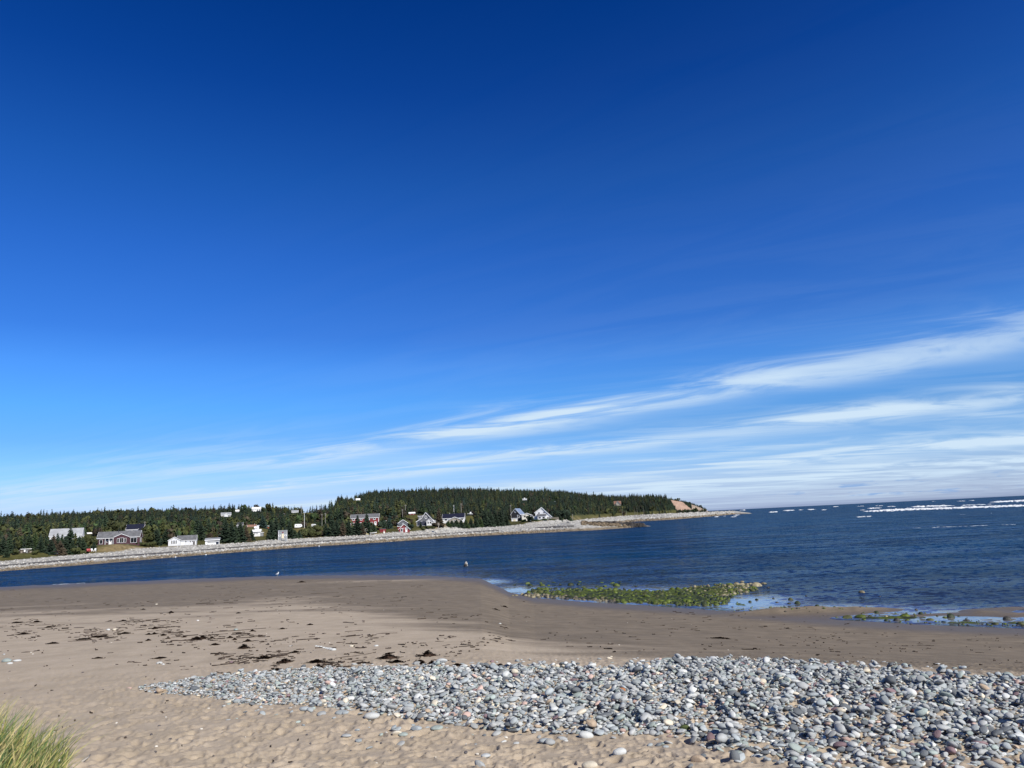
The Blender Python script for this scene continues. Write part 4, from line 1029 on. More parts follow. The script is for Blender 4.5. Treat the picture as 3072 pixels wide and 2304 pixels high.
def waves(vec, scale, amp):
    n_ = N(nt, 'ShaderNodeTexNoise'); n_.inputs['Scale'].default_value = scale; n_.inputs['Detail'].default_value = 2.5; n_.inputs['Distortion'].default_value = .4
    L(nt, vec, n_.inputs['Vector'])
    o_ = N(nt, 'ShaderNodeVectorMath'); o_.operation = 'MULTIPLY_ADD'; L(nt, n_.outputs['Color'], o_.inputs[0])
    o_.inputs[1].default_value = (amp, amp, 0); o_.inputs[2].default_value = (-amp / 2, -amp / 2, 0); return o_.outputs[0]
wv = [waves(scalev(nt, geo, (1.9, 2.3, 0)), 1., 2.0), waves(scalev(nt, geo, (.62, 1.0, 0)), 1., 1.5), waves(scalev(nt, geo, (.06, .3, 0)), 1., .5)]
def vadd(a_, b_):
    n_ = N(nt, 'ShaderNodeVectorMath'); n_.operation = 'ADD'; L(nt, a_, n_.inputs[0]); L(nt, b_, n_.inputs[1]); return n_.outputs[0]
sm = vadd(vadd(wv[0], wv[1]), wv[2])
k_ = N(nt, 'ShaderNodeVectorMath'); k_.operation = 'SCALE'; L(nt, sm, k_.inputs[0]); L(nt, mathn(nt, 'SUBTRACT', 1.0, mathn(nt, 'MULTIPLY', at, .975)), k_.inputs[3])
up_ = N(nt, 'ShaderNodeVectorMath'); up_.operation = 'ADD'; L(nt, k_.outputs[0], up_.inputs[0]); up_.inputs[1].default_value = (0, 0, 1)
nn_ = N(nt, 'ShaderNodeVectorMath'); nn_.operation = 'NORMALIZE'; L(nt, up_.outputs[0], nn_.inputs[0]); L(nt, nn_.outputs[0], p.inputs['Normal'])
p.inputs['Specular IOR Level'].default_value = 0.0; p.inputs['Roughness'].default_value = 1.0
gl = N(nt, 'ShaderNodeBsdfGlossy'); L(nt, nn_.outputs[0], gl.inputs['Normal']); L(nt, rough, gl.inputs['Roughness'])
fr = N(nt, 'ShaderNodeFresnel'); fr.inputs['IOR'].default_value = 1.33; L(nt, nn_.outputs[0], fr.inputs['Normal'])
L(nt, mixc(nt, at, (.62, .82, .95), (1.0, .98, .96)), gl.inputs['Color'])
fac = mathn(nt, 'ADD', mathn(nt, 'MULTIPLY', fr.outputs[0], mathn(nt, 'ADD', mathn(nt, 'ADD', .12, mathn(nt, 'MULTIPLY', ramp(nt, mid, (.34, .66)), .17)), mathn(nt, 'MULTIPLY', at, .4))), mathn(nt, 'MULTIPLY', at, .06), clamp=True)
mx = N(nt, 'ShaderNodeMixShader'); L(nt, fac, mx.inputs[0]); L(nt, p.outputs[0], mx.inputs[1]); L(nt, gl.outputs[0], mx.inputs[2])
L(nt, mx.outputs[0], nt.nodes['Material Output'].inputs['Surface'])
M['water'] = m
tag(obj('water', mesh('water', np.stack([x, y, np.zeros_like(x)], 1), F, M['water'], smooth=True, extra={'calm': calm, 'shallow': shal2})), 'deep blue rippled sea water of the channel and bay', 'water', kind='structure')

def ico(sub):
    t = (1 + 5 ** .5) / 2
    V = [(-1, t, 0), (1, t, 0), (-1, -t, 0), (1, -t, 0), (0, -1, t), (0, 1, t), (0, -1, -t), (0, 1, -t), (t, 0, -1), (t, 0, 1), (-t, 0, -1), (-t, 0, 1)]
    F = [(0, 11, 5), (0, 5, 1), (0, 1, 7), (0, 7, 10), (0, 10, 11), (1, 5, 9), (5, 11, 4), (11, 10, 2), (10, 7, 6), (7, 1, 8), (3, 9, 4), (3, 4, 2), (3, 2, 6), (3, 6, 8), (3, 8, 9), (4, 9, 5), (2, 4, 11), (6, 2, 10), (8, 6, 7), (9, 8, 1)]
    V = [np.array(v) / np.linalg.norm(v) for v in V]
    for _ in range(sub):
        c = {}; nf = []
        def mp(a, b):
            k = (min(a, b), max(a, b))
            if k not in c:
                q = V[a] + V[b]; V.append(q / np.linalg.norm(q)); c[k] = len(V) - 1
            return c[k]
        for a, b, d_ in F:
            x_, y_, z_ = mp(a, b), mp(b, d_), mp(d_, a); nf += [(a, x_, z_), (b, y_, x_), (d_, z_, y_), (x_, y_, z_)]
        F = nf
    return np.array(V), np.array(F)
ICO1 = ico(1)
# surf: ragged ridges of broken water
VV = []; FF = []; off = 0
def foam(u0, v0, u1, v1, thick, hpx, dens=1.0):
    """scatter ragged lumps of broken water along a line; thick and hpx in photo px"""
    global off
    n = max(5, int(abs(u1 - u0) * (.9 + .35 * thick) * dens))
    gate = rng.uniform(0, 99)
    for k in range(n):
        q = rng.random(); u = u0 + (u1 - u0) * q
        if fbm(np.array(u * .035 + gate), np.array(gate), 3) < .40 + .12 * (1 - dens): continue
        tp = min(1, 8 * min(q, 1 - q)); v = v0 + (v1 - v0) * q + rng.normal(0, thick * .28) * tp
        P = at_z(u, v); S = np.dot(P - CP, FWD) / (3 * FPX)
        l = rng.uniform(1.2, 6.5) * S; hz = .8 * hpx * S * rng.uniform(.35, 1.0) * (.4 + .6 * tp)
        V = ICO1[0] * np.array([l, l * rng.uniform(.3, .7), hz]) * (1 + .35 * rng.normal(size=(len(ICO1[0]), 1)).clip(-1, 1))
        a = -float(azim(P)) + rng.normal(0, .12); c_, s_ = math.cos(a), math.sin(a)
        V = np.stack([V[:, 0] * c_ - V[:, 1] * s_, V[:, 0] * s_ + V[:, 1] * c_, V[:, 2]], 1)
        VV.append(V + P); FF.append(ICO1[1] + off); off += len(V)
foam(2600, 1533, 3110, 1516, 3.4, 2.4, 1.9); foam(2590, 1534.5, 2720, 1530, 3, 1.6, .8); foam(2735, 1521, 2850, 1517, 3, 1.8, 1.2); foam(2850, 1518, 2980, 1512, 2, 1.0, .5); foam(2975, 1506.5, 3110, 1501, 3, 2.2, 1.5)
foam(2570, 1551, 2620, 1549, 2, .8, .7); foam(2350, 1532, 2406, 1529.5, 1.8, 1.3, 1.1); foam(2605, 1525.5, 2640, 1524, 2, 1.3, .9); foam(2425, 1529, 2442, 1528, 2, 1.4); foam(2270, 1528.5, 2285, 1527.5, 1.5, 1.2); foam(2222, 1531, 2236, 1530, 1.5, 1.2)
foam(2143, 1550.5, 2152, 1550, 1.6, .9, 1.0); foam(2168, 1548.5, 2176, 1548, 1.6, .9, 1.0); foam(2195, 1551, 2206, 1550, 1.6, .9, 1.0); foam(2205, 1546, 2216, 1545, 1.6, 1.0, 1.0); foam(2310, 1537, 2330, 1535.5, 2, 1.2); foam(2276, 1541, 2290, 1540, 2, 1.0)
foam(2860, 1545, 3110, 1534, 1.5, .5, .12); foam(2740, 1584, 3050, 1573, 1.2, .5, .16); foam(1876, 1575, 1925, 1574, 1.2, .8, .8); foam(150, 1754, 270, 1748.5, 1.0, .3, .22)
for k in range(12):
    u = rng.uniform(2380, 3072); v = 1561 - .0484 * (u - 1536) + rng.uniform(3, 24); foam(u, v, u + rng.uniform(5, 26), v - .5, 1.2, rng.uniform(.5, 1.0), .6)
tag(obj('surf_foam', mesh('surf_foam', np.concatenate(VV), np.concatenate(FF), M['foam'], smooth=True)), 'white surf breaking in ragged lines out in the bay', 'surf', kind='stuff')

# ------------------------------------------------------------------ stones
ICO = {1: ico(1), 2: ico(2), 3: ico(3)}
def stone_shape(sub, ang):
    V, F = ICO[sub]; V = V.copy()
    for _ in range(5):
        n = rng.normal(size=3); n /= np.linalg.norm(n); V = V * (1 + rng.uniform(-.10, .12) * np.cos(rng.uniform(1.2, 2.6) * (V @ n) + rng.uniform(0, 6)))[:, None]
    for _ in range(ang):
        n = rng.normal(size=3); n[2] *= .7; n /= np.linalg.norm(n); hh = rng.uniform(.55, .85)
        s = V @ n; ex = np.maximum(s - hh, 0); V = V - n[None] * (ex * .82)[:, None]
    return V, F
SHP = {s: [stone_shape(s, (0, 1, 2, 3, 5)[k % 5]) for k in range(14)] for s in (1, 2, 3)}
def rotm(yaw, tilt, ta):
    c, s = math.cos(yaw), math.sin(yaw); Rz = np.array([[c, -s, 0], [s, c, 0], [0, 0, 1]])
    ax = np.array([math.cos(ta), math.sin(ta), 0]); K = np.array([[0, -ax[2], ax[1]], [ax[2], 0, -ax[0]], [-ax[1], ax[0], 0]])
    return (np.eye(3) + math.sin(tilt) * K + (1 - math.cos(tilt)) * K @ K) @ Rz
STC = [('blue grey', (.305, .33, .33), 28), ('grey', (.335, .342, .33), 27), ('pale grey', (.49, .495, .47), 16), ('dark slate', (.13, .14, .145), 13), ('greenish grey', (.29, .33, .30), 9), ('cream', (.56, .50, .39), 3.5), ('pinkish', (.47, .335, .28), 1.7), ('purple brown', (.19, .13, .135), 1.3), ('tan', (.39, .30, .21), 1.6)]
STP = np.array([c[2] for c in STC]); STP = STP / STP.sum()

CP1 = [(412, 2064), (470, 2052), (600, 2034), (690, 2022), (800, 2016), (920, 2006), (1180, 2004), (1300, 2002), (1500, 2000), (1640, 1992), (1800, 1994), (1930, 1984), (1990, 1970), (2170, 1966), (2330, 1978), (2560, 1990), (2700, 2004), (2820, 2014), (3072, 2028), (3200, 2030), (3200, 2330),
       (2420, 2330), (2330, 2290), (2200, 2262), (2120, 2246), (2060, 2218), (1960, 2206), (1760, 2204), (1560, 2200), (1440, 2186), (1330, 2172), (1220, 2160), (1130, 2140), (1010, 2128), (940, 2116), (760, 2116), (690, 2106), (610, 2090), (520, 2084), (430, 2076)]
CP1 = [(a_, b_ + (float(np.interp(a_, [1200, 2000, 3072], [0, 17, 10])) if b_ < 2040 else 0)) for a_, b_ in CP1]
pw = on_beach(np.array([p_[0] for p_ in CP1], float), np.array([min(p_[1], 2330) for p_ in CP1], float))
cx0, cx1, cy0, cy1 = pw[:, 0].min() - .5, pw[:, 0].max() + .5, pw[:, 1].min() - .8, pw[:, 1].max() + .5
HCELL = .02
hx, hy = int((cx1 - cx0) / HCELL), int((cy1 - cy0) / HCELL)
gx, gy = np.meshgrid(cx0 + (np.arange(hx) + .5) * HCELL, cy0 + (np.arange(hy) + .5) * HCELL)
HM = beach_z(gx, gy)
gu, gv = proj(np.stack([gx, gy, HM], -1))
inside = in_poly(gu, gv, CP1)
# sandy gaps at the lower right, thinner cover towards the near edge
gap = sstep(2190, 2270, gv) * sstep(1900, 2200, gu) * .45
gap = gap + .4 * sstep(2120, 2190, gv) * sstep(1500, 2100, gu) * sstep(.5, .62, fbm(gx * .9, gy * .9, 3))
dens = np.where(inside, np.clip(1 - gap, .12, 1), 0)
H0 = HM.copy()
HM = ground_z(gx, gy)
stones = []    # (pos, rot, axes, colour index, tint)
def drop(n, med, sig, lo, hi, layer, prob=dens, tiltmax=.5, sink=.22):
    w = np.cumsum(prob.ravel()); tot = w[-1]
    ids = np.searchsorted(w, rng.random(n) * tot)
    sizes = np.clip(med * np.exp(rng.normal(0, sig, n)), lo, hi)
    for i, L_ in zip(ids, sizes):
        j, k = divmod(int(i), hx)
        left = float(np.clip((gu[j, k] - 400) / 1100, 0, 1)); L_ = L_ * (.72 + .28 * left)
        a = L_ / 2; b = a * rng.uniform(.6, .92); c = a * rng.uniform(.28, .55)
        r = int(a / HCELL) + 1
        if j - r < 0 or k - r < 0 or j + r >= hy or k + r >= hx: continue
        yaw = rng.normal(.15, .8); yy, xx = np.mgrid[-r:r + 1, -r:r + 1] * HCELL
        cs, sn = math.cos(yaw), math.sin(yaw)
        q = ((xx * cs + yy * sn) / a) ** 2 + ((-xx * sn + yy * cs) / b) ** 2
        mk = q < .8
        if not mk.any(): continue
        Hs = HM[j - r:j + r + 1, k - r:k + r + 1]
        root = np.sqrt(np.maximum(1 - q, 0))
        need = (Hs + c * root)[mk]
        zc = np.percentile(need, 84) - sink * c
        if mk.sum() > 8:      # tilt with what it lies on
            gyy = (Hs[mk] * (yy[mk] > 0)).sum() / max(1, (yy[mk] > 0).sum()) - (Hs[mk] * (yy[mk] <= 0)).sum() / max(1, (yy[mk] <= 0).sum())
            gxx = (Hs[mk] * (xx[mk] > 0)).sum() / max(1, (xx[mk] > 0).sum()) - (Hs[mk] * (xx[mk] <= 0)).sum() / max(1, (xx[mk] <= 0).sum())
        else: gxx = gyy = 0
        slope = math.hypot(gxx, gyy) / max(a, .02); ta = math.atan2(gyy, gxx) + math.pi / 2
        til = min(tiltmax, math.atan(slope)) + abs(rng.normal(0, .09)); 
        Rm = rotm(yaw, -til if False else til, ta + math.pi)
        HM[j - r:j + r + 1, k - r:k + r + 1] = np.where(q < 1, np.maximum(Hs, zc + c * root * .9), Hs)
        ci = int(rng.choice(len(STC), p=STP))
        tint = np.array(STC[ci][1]) * rng.uniform(.86, 1.28)
        stones.append(((gx[j, k], gy[j, k], zc), Rm, (a, b, c), ci, tint))
drop(14000, .06, .3, .03, .13, 0)
drop(12500, .079, .36, .04, .21, 1)
drop(220, .14, .26, .1, .28, 2, dens ** 1.5)
# loose stones on the sand beside the bank
edge = (~inside) & (gv > 2080) & (gu > 650)
edge_d = np.where(edge, np.exp(-np.maximum(0, gv - np.interp(gu, [650, 1000, 1330, 1560, 1960, 2060, 2400], [2110, 2130, 2176, 2202, 2208, 2220, 2310])) / 34.), 0)
drop(300, .09, .4, .04, .26, 3, edge_d, sink=.6)
topedge = (~inside) & (gv < 2010) & (gv > 1960)
drop(150, .09, .4, .04, .2, 3, np.where(topedge, np.exp(-np.abs(gv - np.interp(gu, [600, 1300, 2000, 3072], [2016, 1990, 1962, 2018])) / 12), 0), sink=.5)
# particular stones of the photograph: place, size in photo px, kind
SPEC = [(1760, 2200, 42, 28, 'pale grey', .8), (1025, 2128, 45, 24, 'blue grey', .5), (1116, 2144, 46, 24, 'pale grey', .05), (1310, 2183, 40, 14, 'greenish grey', .1), (1250, 2185, 34, 18, 'blue grey', -.1), (1213, 2200, 30, 14, 'greenish grey', .4), (1040, 2206, 30, 12, 'grey', 0), (1080, 2220, 28, 12, 'blue grey', 0),
        (2755, 2124, 40, 30, 'salmon pink', .9), (2862, 2106, 26, 20, 'bright pink', .5), (2524, 2242, 40, 27, 'purple brown', -.4), (2680, 2272, 48, 24, 'tan', .2), (1860, 2255, 40, 30, 'pale grey', -.3), (1770, 2292, 46, 30, 'cream', .2), (2205, 2266, 30, 40, 'dark slate', 0), (2095, 2272, 50, 30, 'tan', .1), (2480, 2268, 40, 26, 'pale grey', 0), (2450, 2275, 24, 20, 'white', 0),
        (2995, 2296, 40, 18, 'tan', 0), (2430, 2012, 42, 20, 'blue grey', .1), (2165, 1984, 30, 22, 'grey', -.4), (2000, 1976, 36, 14, 'greenish grey', -.2), (1865, 2080, 26, 14, 'orange brown', .3), (1360, 2145, 26, 16, 'pinkish', 0), (1220, 2108, 40, 22, 'blue grey', .1), (1225, 2132, 36, 18, 'grey', .1), (1400, 2145, 28, 22, 'pinkish', 0), (2600, 2032, 36, 22, 'greenish grey', 0),
        (1240, 2005, 22, 14, 'white', 0), (1325, 1998, 30, 16, 'pale grey', .3), (1392, 1993, 22, 14, 'pale grey', 0), (1455, 2020, 16, 22, 'grey', 0), (1545, 2020, 22, 18, 'cream', 0), (480, 2072, 24, 16, 'tan', .2), (585, 2066, 28, 18, 'dark slate', 0), (837, 2100, 18, 14, 'tan', 0), (970, 2106, 20, 14, 'cream', 0), (388, 2062, 16, 10, 'pinkish', 0), (2055, 2188, 26, 20, 'olive', 0), (1960, 2196, 26, 20, 'grey', 0), (1215, 2138, 20, 12, 'pinkish', 0),
        (20, 1979, 28, 16, 'greenish grey', 0), (52, 1980, 22, 10, 'pale grey', .2), (30, 1988, 16, 9, 'pale grey', 0), (12, 1962, 9, 6, 'grey', 0), (707, 1887, 16, 10, 'greenish grey', 0), (325, 1888, 12, 7, 'pale grey', 0), (345, 1887, 14, 7, 'cream', 0), (478, 1987, 18, 9, 'pale grey', .3), (490, 1990, 10, 10, 'pale grey', 0), (694, 1984, 12, 10, 'purple brown', 0),
        (1055, 1936, 16, 8, 'cream', 0), (1130, 1936, 14, 7, 'pale grey', 0), (593, 1860, 8, 7, 'white', 0), (470, 1812, 9, 5, 'cream', 0), (1500, 1870, 9, 5, 'pale grey', 0)]
for k in range(8): SPEC.append((948 + 7.5 * k, 1936.5 + 1.5 * k, 9 + k, 5 + .8 * k, 'pale grey', 0))
SC = {'salmon pink': (.50, .22, .16), 'bright pink': (.56, .27, .22), 'white': (.6, .59, .55), 'orange brown': (.32, .14, .06), 'olive': (.07, .09, .03)}
SC.update({c[0]: c[1] for c in STC})
def stone_arrays(pos, Rm, ax, sub, shp=None, sgn=True):
    V, F = SHP[sub][int(rng.integers(14))] if shp is None else shp
    return (V * np.array(ax)[None]) @ Rm.T, F
def px_size(pos, ax):
    S = np.dot(np.array(pos) - CP, FWD) / (3 * FPX); return ax[0] * 2 / S, S
score = []
vis = np.zeros(len(stones), bool)
for i, (pos, Rm, ax, ci, tint) in enumerate(stones):
    L_, S = px_size(pos, ax); u, v = proj(np.array(pos))
    j = int((pos[1] - cy0) / HCELL); k = int((pos[0] - cx0) / HCELL)
    topz = HM[min(max(j, 0), hy - 1), min(max(k, 0), hx - 1)]
    buried = topz - (pos[2] + ax[2] * .9)
    ok = -20 < u < 3092 and v < 2320
    score.append((L_ * (ax[1] + ax[2]) / S if buried < .02 and ok else 0))
order = np.argsort(-np.array(score))
single = set(int(i) for i in order[:225])
VV = []; FF = []; CC = []; off = 0
spots = []
for i, (pos, Rm, ax, ci, tint) in enumerate(stones):
    if i in single: continue
    L_, S = px_size(pos, ax)
    u, v = proj(np.array(pos))
    if u < -80 or u > 3160 or v > 2400: continue
    V, F = stone_arrays(pos, Rm, ax, 2 if L_ > 13 else 1)
    VV.append(V + np.array(pos)); FF.append(F + off); off += len(V)
    CC.append(np.repeat(tint[None], len(V), 0))
tag(obj('cobbles', mesh('cobbles', np.concatenate(VV), np.concatenate(FF), M['stone'], col=np.concatenate(CC), smooth=True)), 'bank of rounded grey cobbles piled on the sand', 'cobbles', kind='stuff')
HALF = lambda u: 'left end' if u < 900 else ('left half' if u < 1536 else ('middle right' if u < 2300 else 'right end'))
for i in order[:225]:
    pos, Rm, ax, ci, tint = stones[int(i)]
    L_, S = px_size(pos, ax); u, v = proj(np.array(pos))
    V, F = stone_arrays(pos, Rm, ax, 3 if L_ > 30 else 2)
    shape = 'flat' if ax[2] < .42 * ax[0] else ('long' if ax[1] < .7 * ax[0] else 'round')
    o = obj('cobble', mesh('cobble', V, F, M['stone'], col=np.repeat(tint[None], len(V), 0), smooth=True), None, pos)
    tag(o, f'{"larger" if L_ > 40 else "smaller"} {shape} {STC[ci][0]} cobble in the {HALF(u)} of the stone bank', 'cobble', f'{"larger" if L_ > 40 else "smaller"} {shape} {STC[ci][0]} cobbles of the bank, {HALF(u)}')
SPP = on_beach(np.array([float(q[0]) for q in SPEC]), np.array([float(min(q[1] + q[3] * .4, 2303)) for q in SPEC]))
for (u, v, w, hh, cn, yaw), P in zip(SPEC, SPP):
    S = np.dot(P - CP, FWD) / (3 * FPX)
    a = w * S / 2; c = max(hh * S * .42, a * .28); b = a * .75
    if hh > w: a, c = w * S * .5, hh * S * .5; b = a * .9
    j = int(np.clip((P[1] - cy0) / HCELL, 0, hy - 1)); k = int(np.clip((P[0] - cx0) / HCELL, 0, hx - 1))
    inb = cx0 < P[0] < cx1 and cy0 < P[1] < cy1
    gz = float(HM[j, k]) if inb else float(ground_z(P[0], P[1]))
    big = w > 14
    V, F = stone_arrays(P, rotm(yaw * .5 + rng.normal(0, .2), abs(yaw) * .35, rng.uniform(0, 6.28)), (a, b, c), 3 if big else 2)
    base = gz - (.35 * c if inb and inside[j, k] else .4 * c)
    o = obj('cobble', mesh('cobble', V, F, M['stone'], col=np.repeat((np.array(SC[cn]) * rng.uniform(.92, 1.08))[None], len(V), 0), smooth=True), None, (P[0], P[1], base + c * .8))
    onb = inb and inside[j, k]
    pl = (f'on the {HALF(u)} of the cobble bank' if onb else ('on the trodden sand below the cobble bank' if v > 2090 else ('at the upper edge of the cobble bank' if v > 1990 else ('in a short row on the sand' if 940 < u < 1010 else ('on the sand at the left edge' if u < 100 else 'lying alone on the open sand')))))
    tag(o, unique(f'{"big" if w > 30 else ("small" if w < 18 else "medium")} {"upright" if hh > w else ("flat" if hh < .5 * w else "rounded")} {cn} stone {pl}', lambda n: f'{"big" if w > 30 else ("small" if w < 18 else "medium")} {cn} stone {pl}, {ORD[min(n, 14)]} from left'), 'stone')

# ------------------------------------------------------------------ seaweed covered rocks in the shallows
rocks = []
def rock_at(u, v, w, hh, col_, green):
    P = at_z(float(u), float(v)); S = np.dot(P - CP, FWD) / (3 * FPX)
    a = w * S / 2; rocks.append((P, a, a * rng.uniform(.65, .95), max(hh * S * .72, .04), col_, green, u, v, w))
GRN = np.array([.092, .122, .011]); DGR = np.array([.026, .038, .011]); OLV = np.array([.075, .08, .02]); TAN = np.array([.30, .255, .15]); DK = np.array([.05, .046, .036])
P0 = np.array(ROCKP)
MASS = [(1556, 1786), (1600, 1768), (1700, 1766), (1780, 1767), (1850, 1766), (1930, 1771), (2000, 1772), (2060, 1762), (2150, 1752), (2260, 1752), (2270, 1770), (2200, 1788), (2190, 1806), (2160, 1818), (2050, 1818), (1950, 1812), (1850, 1808), (1740, 1800), (1640, 1795)]
n = 0
while n < 1900:
    u = rng.uniform(1545, 2280); v = rng.uniform(1748, 1824)
    if not in_poly(np.array([u]), np.array([v]), MASS)[0]: continue
    n += 1
    bright = in_poly(np.array([u]), np.array([v]), [(2030, 1742), (2290, 1742), (2290, 1768), (2180, 1790), (2040, 1776)])[0]
    lowedge = v > np.interp(u, [1560, 1740, 1950, 2160], [1786, 1797, 1808, 1816]) - 5 and u < 1850
    w = min(24, 9.5 * math.exp(rng.normal(0, .4)))
    c_ = (TAN if rng.random() < .25 else (OLV if rng.random() < .6 else GRN)) if bright else ((TAN * .6 if rng.random() < .5 else DK) if lowedge else (GRN if rng.random() < .46 else (OLV if rng.random() < .3 else DGR)))
    rock_at(u, v, w, w * rng.uniform(.3, .55), c_, not bright)
for (u, v, w, hh) in ((1578, 1787, 18, 8), (1586, 1790, 16, 7), (1548, 1788, 14, 5), (1538, 1790, 12, 4), (1566, 1785, 14, 8), (1600, 1792, 18, 8), (1612, 1788, 16, 9)): rock_at(u, v, w, hh, TAN * .8, False)
for (u, v, w, hh) in ((1590, 1757, 22, 9), (1582, 1752, 14, 6), (1628, 1757, 18, 8), (1645, 1757, 16, 6), (1622, 1750, 14, 6), (1667, 1765, 18, 6), (1712, 1756, 22, 11), (1735, 1754, 20, 8), (1750, 1762, 16, 5), (1680, 1755, 12, 5), (1790, 1762, 16, 6), (1815, 1760, 14, 5), (1850, 1758, 22, 9), (1836, 1750, 16, 4), (1860, 1751, 14, 4), (1908, 1760, 14, 4), (1660, 1748, 14, 3), (1545, 1754, 12, 3), (1805, 1748, 14, 4), (1740, 1746, 14, 4), (1860, 1745, 14, 3)):
    rock_at(u, v, w, hh, GRN if rng.random() < .5 else DGR, True)
for (u, v, w, hh, c_) in ((2266, 1758, 36, 14, TAN), (2290, 1752, 20, 7, TAN * .8), (2210, 1752, 20, 11, TAN), (2226, 1747, 16, 8, TAN * .7), (2240, 1760, 22, 10, TAN * .9), (2305, 1763, 12, 4, DK), (2585, 1778, 20, 9, TAN * .75), (2372, 1800, 16, 8, OLV), (2394, 1811, 26, 13, DGR), (2368, 1811, 14, 5, DGR), (2450, 1821, 16, 10, DGR), (2418, 1787, 8, 4, DK), (2640, 1790, 7, 3, DK), (2748, 1830, 11, 5, DK), (2852, 1852, 28, 14, DGR), (3021, 1858, 26, 16, DK), (2660, 1853, 13, 8, TAN),
                          (2714, 1850, 34, 12, GRN), (2580, 1852, 40, 10, GRN), (2540, 1853, 26, 8, OLV), (2610, 1850, 16, 7, DGR), (2690, 1862, 20, 10, DK), (2628, 1838, 18, 6, DGR), (2790, 1860, 24, 7, OLV), (2830, 1866, 18, 5, DGR), (2900, 1862, 26, 6, DK), (2985, 1873, 26, 8, OLV), (3060, 1872, 28, 8, OLV), (2250, 1806, 18, 9, DGR), (2270, 1800, 14, 7, DGR), (2320, 1795, 10, 4, DGR), (2330, 1808, 12, 4, DK)):
    rock_at(u, v, w, hh, c_, c_ is not TAN)
for k in range(150):
    u = rng.uniform(2190, 3072); v = rng.choice([np.interp(u, [2190, 2420, 3072], [1822, 1830, 1868]) + rng.normal(0, 8), np.interp(u, [2190, 2650, 3072], [1826, 1862, 1876]) + rng.normal(0, 3)])
    w = min(16, 6.5 * math.exp(rng.normal(0, .4))); rock_at(u, v, w, w * rng.uniform(.25, .45), GRN if rng.random() < .45 else (DGR if rng.random() < .6 else DK), True)
bx_, by_ = np.meshgrid(np.linspace(-3, 28, 330), np.linspace(30, 74, 330)); buu, bvv = proj(np.stack([bx_, by_, np.zeros_like(bx_)], -1))
cov = np.zeros(bx_.shape)
for k in range(6):
    f_ = 1 - .06 * k; cov += in_poly(1900 + (buu - 1900) / f_, 1790 + (bvv - 1790) / f_, MASS)
cov = cov / 6 + 1.0 * np.exp(-(((buu - 2660) / 190) ** 2 + ((bvv - 1853) / 6) ** 2)) + .9 * np.exp(-(((buu - 2960) / 140) ** 2 + ((bvv - 1868) / 5) ** 2)) + .8 * np.exp(-(((buu - 2240) / 60) ** 2 + ((bvv - 1812) / 8) ** 2))
zb_ = -.12 + .17 * np.clip(cov, 0, 1.1) + .16 * (fbm(bx_ * 1.1, by_ * 1.1, 4) - .5) + .06 * (vnoise(bx_ * 4, by_ * 4) - .5)
zb_ = np.where(cov > .02, np.maximum(zb_, beach_z(bx_, by_) - .05), -.4)
idx = np.arange(330 * 330).reshape(330, 330); F = np.stack([idx[:-1, :-1], idx[:-1, 1:], idx[1:, 1:], idx[1:, :-1]], -1).reshape(-1, 4)
n4 = fbm(bx_ * 1.7 + 7, by_ * 1.7, 4).ravel()[:, None]
cA = GRN[None] * sstep(.36, .62, n4) + DGR[None] * (1 - sstep(.36, .62, n4)); cA = .72 * cA * (.6 + .8 * vnoise(bx_ * 6, by_ * 6).ravel()[:, None])
M['algae_mat'] = tinted('algae_mat', .8, .3, 9., .5, .03, 25.)
tag(obj('algae_mat', mesh('algae_mat', np.stack([bx_, by_, zb_], -1), F, M['algae_mat'], col=cA, smooth=True)), 'green seaweed carpet between the rocks in the shallows', 'seaweed', kind='stuff')
rorder = sorted(range(len(rocks)), key=lambda i: -rocks[i][8] * rocks[i][3])
rsingle = set(rorder[:170])
VV = []; FF = []; CC = []; off = 0
M['algae'] = tinted('algae_rock', .6, .4, 7., .55, .02, 30.)
RPL = lambda u, v: ('in open water beyond the green rocks' if v < 1762 and u < 1990 else ('at the sandy left tip of the green rocks' if u < 1625 else ('at the bare seaward end of the green rocks' if u > 2030 and v < 1775 and u < 2320 else ('in the green rock patch' if u < 2200 else 'in the pools along the sand on the right'))))
CNM = lambda c: 'bare tan' if c[0] > .18 else ('bright green weedy' if c[1] > .078 and c[0] < .07 else ('olive weedy' if c[0] > .06 else ('dark green weedy' if c[1] > .03 and c[0] < .04 else 'dark brown')))
RGZ = beach_z(np.array([q[0][0] for q in rocks]), np.array([q[0][1] for q in rocks]))
for i, (P, a, b_, h_, c_, green, u, v, w) in enumerate(rocks):
    gz = float(RGZ[i]); base = max(gz, -.25)
    Rm = rotm(rng.uniform(0, 6.28), abs(rng.normal(0, .18)), rng.uniform(0, 6.28))
    top = max(0, gz) + h_; half = max(h_ * 1.25, a * .38)
    V, F = stone_arrays(P, Rm, (a, b_, half), 2 if w > 9 else 1)
    pos = np.array([P[0], P[1], top - half])
    cc = c_[None] * rng.uniform(.7, 1.25) * (1 + .25 * rng.normal(size=(len(V), 1)).clip(-1, 1))
    if green and c_[0] < .08: # bare stone showing near the waterline of some
        if rng.random() < .25: cc = np.where((V[:, 2] < 0)[:, None], TAN[None] * .45, cc)
    if i in rsingle:
        o = obj('shore_rock', mesh('shore_rock', V, F, M['algae'], col=cc, smooth=True), None, pos)
        z_ = 'large' if w > 18 else ('middling' if w > 11 else 'small')
        tag(o, f'{z_} {CNM(c_)} rock {RPL(u, v)}', 'rock', f'{z_} {CNM(c_)} rocks {RPL(u, v)}')
    else:
        VV.append(V + pos); FF.append(F + off); off += len(V); CC.append(cc)
tag(obj('weedy_rocks', mesh('weedy_rocks', np.concatenate(VV), np.concatenate(FF), M['algae'], col=np.concatenate(CC), smooth=True)), 'bed of small weed covered rocks in the shallows', 'rocks', kind='stuff')
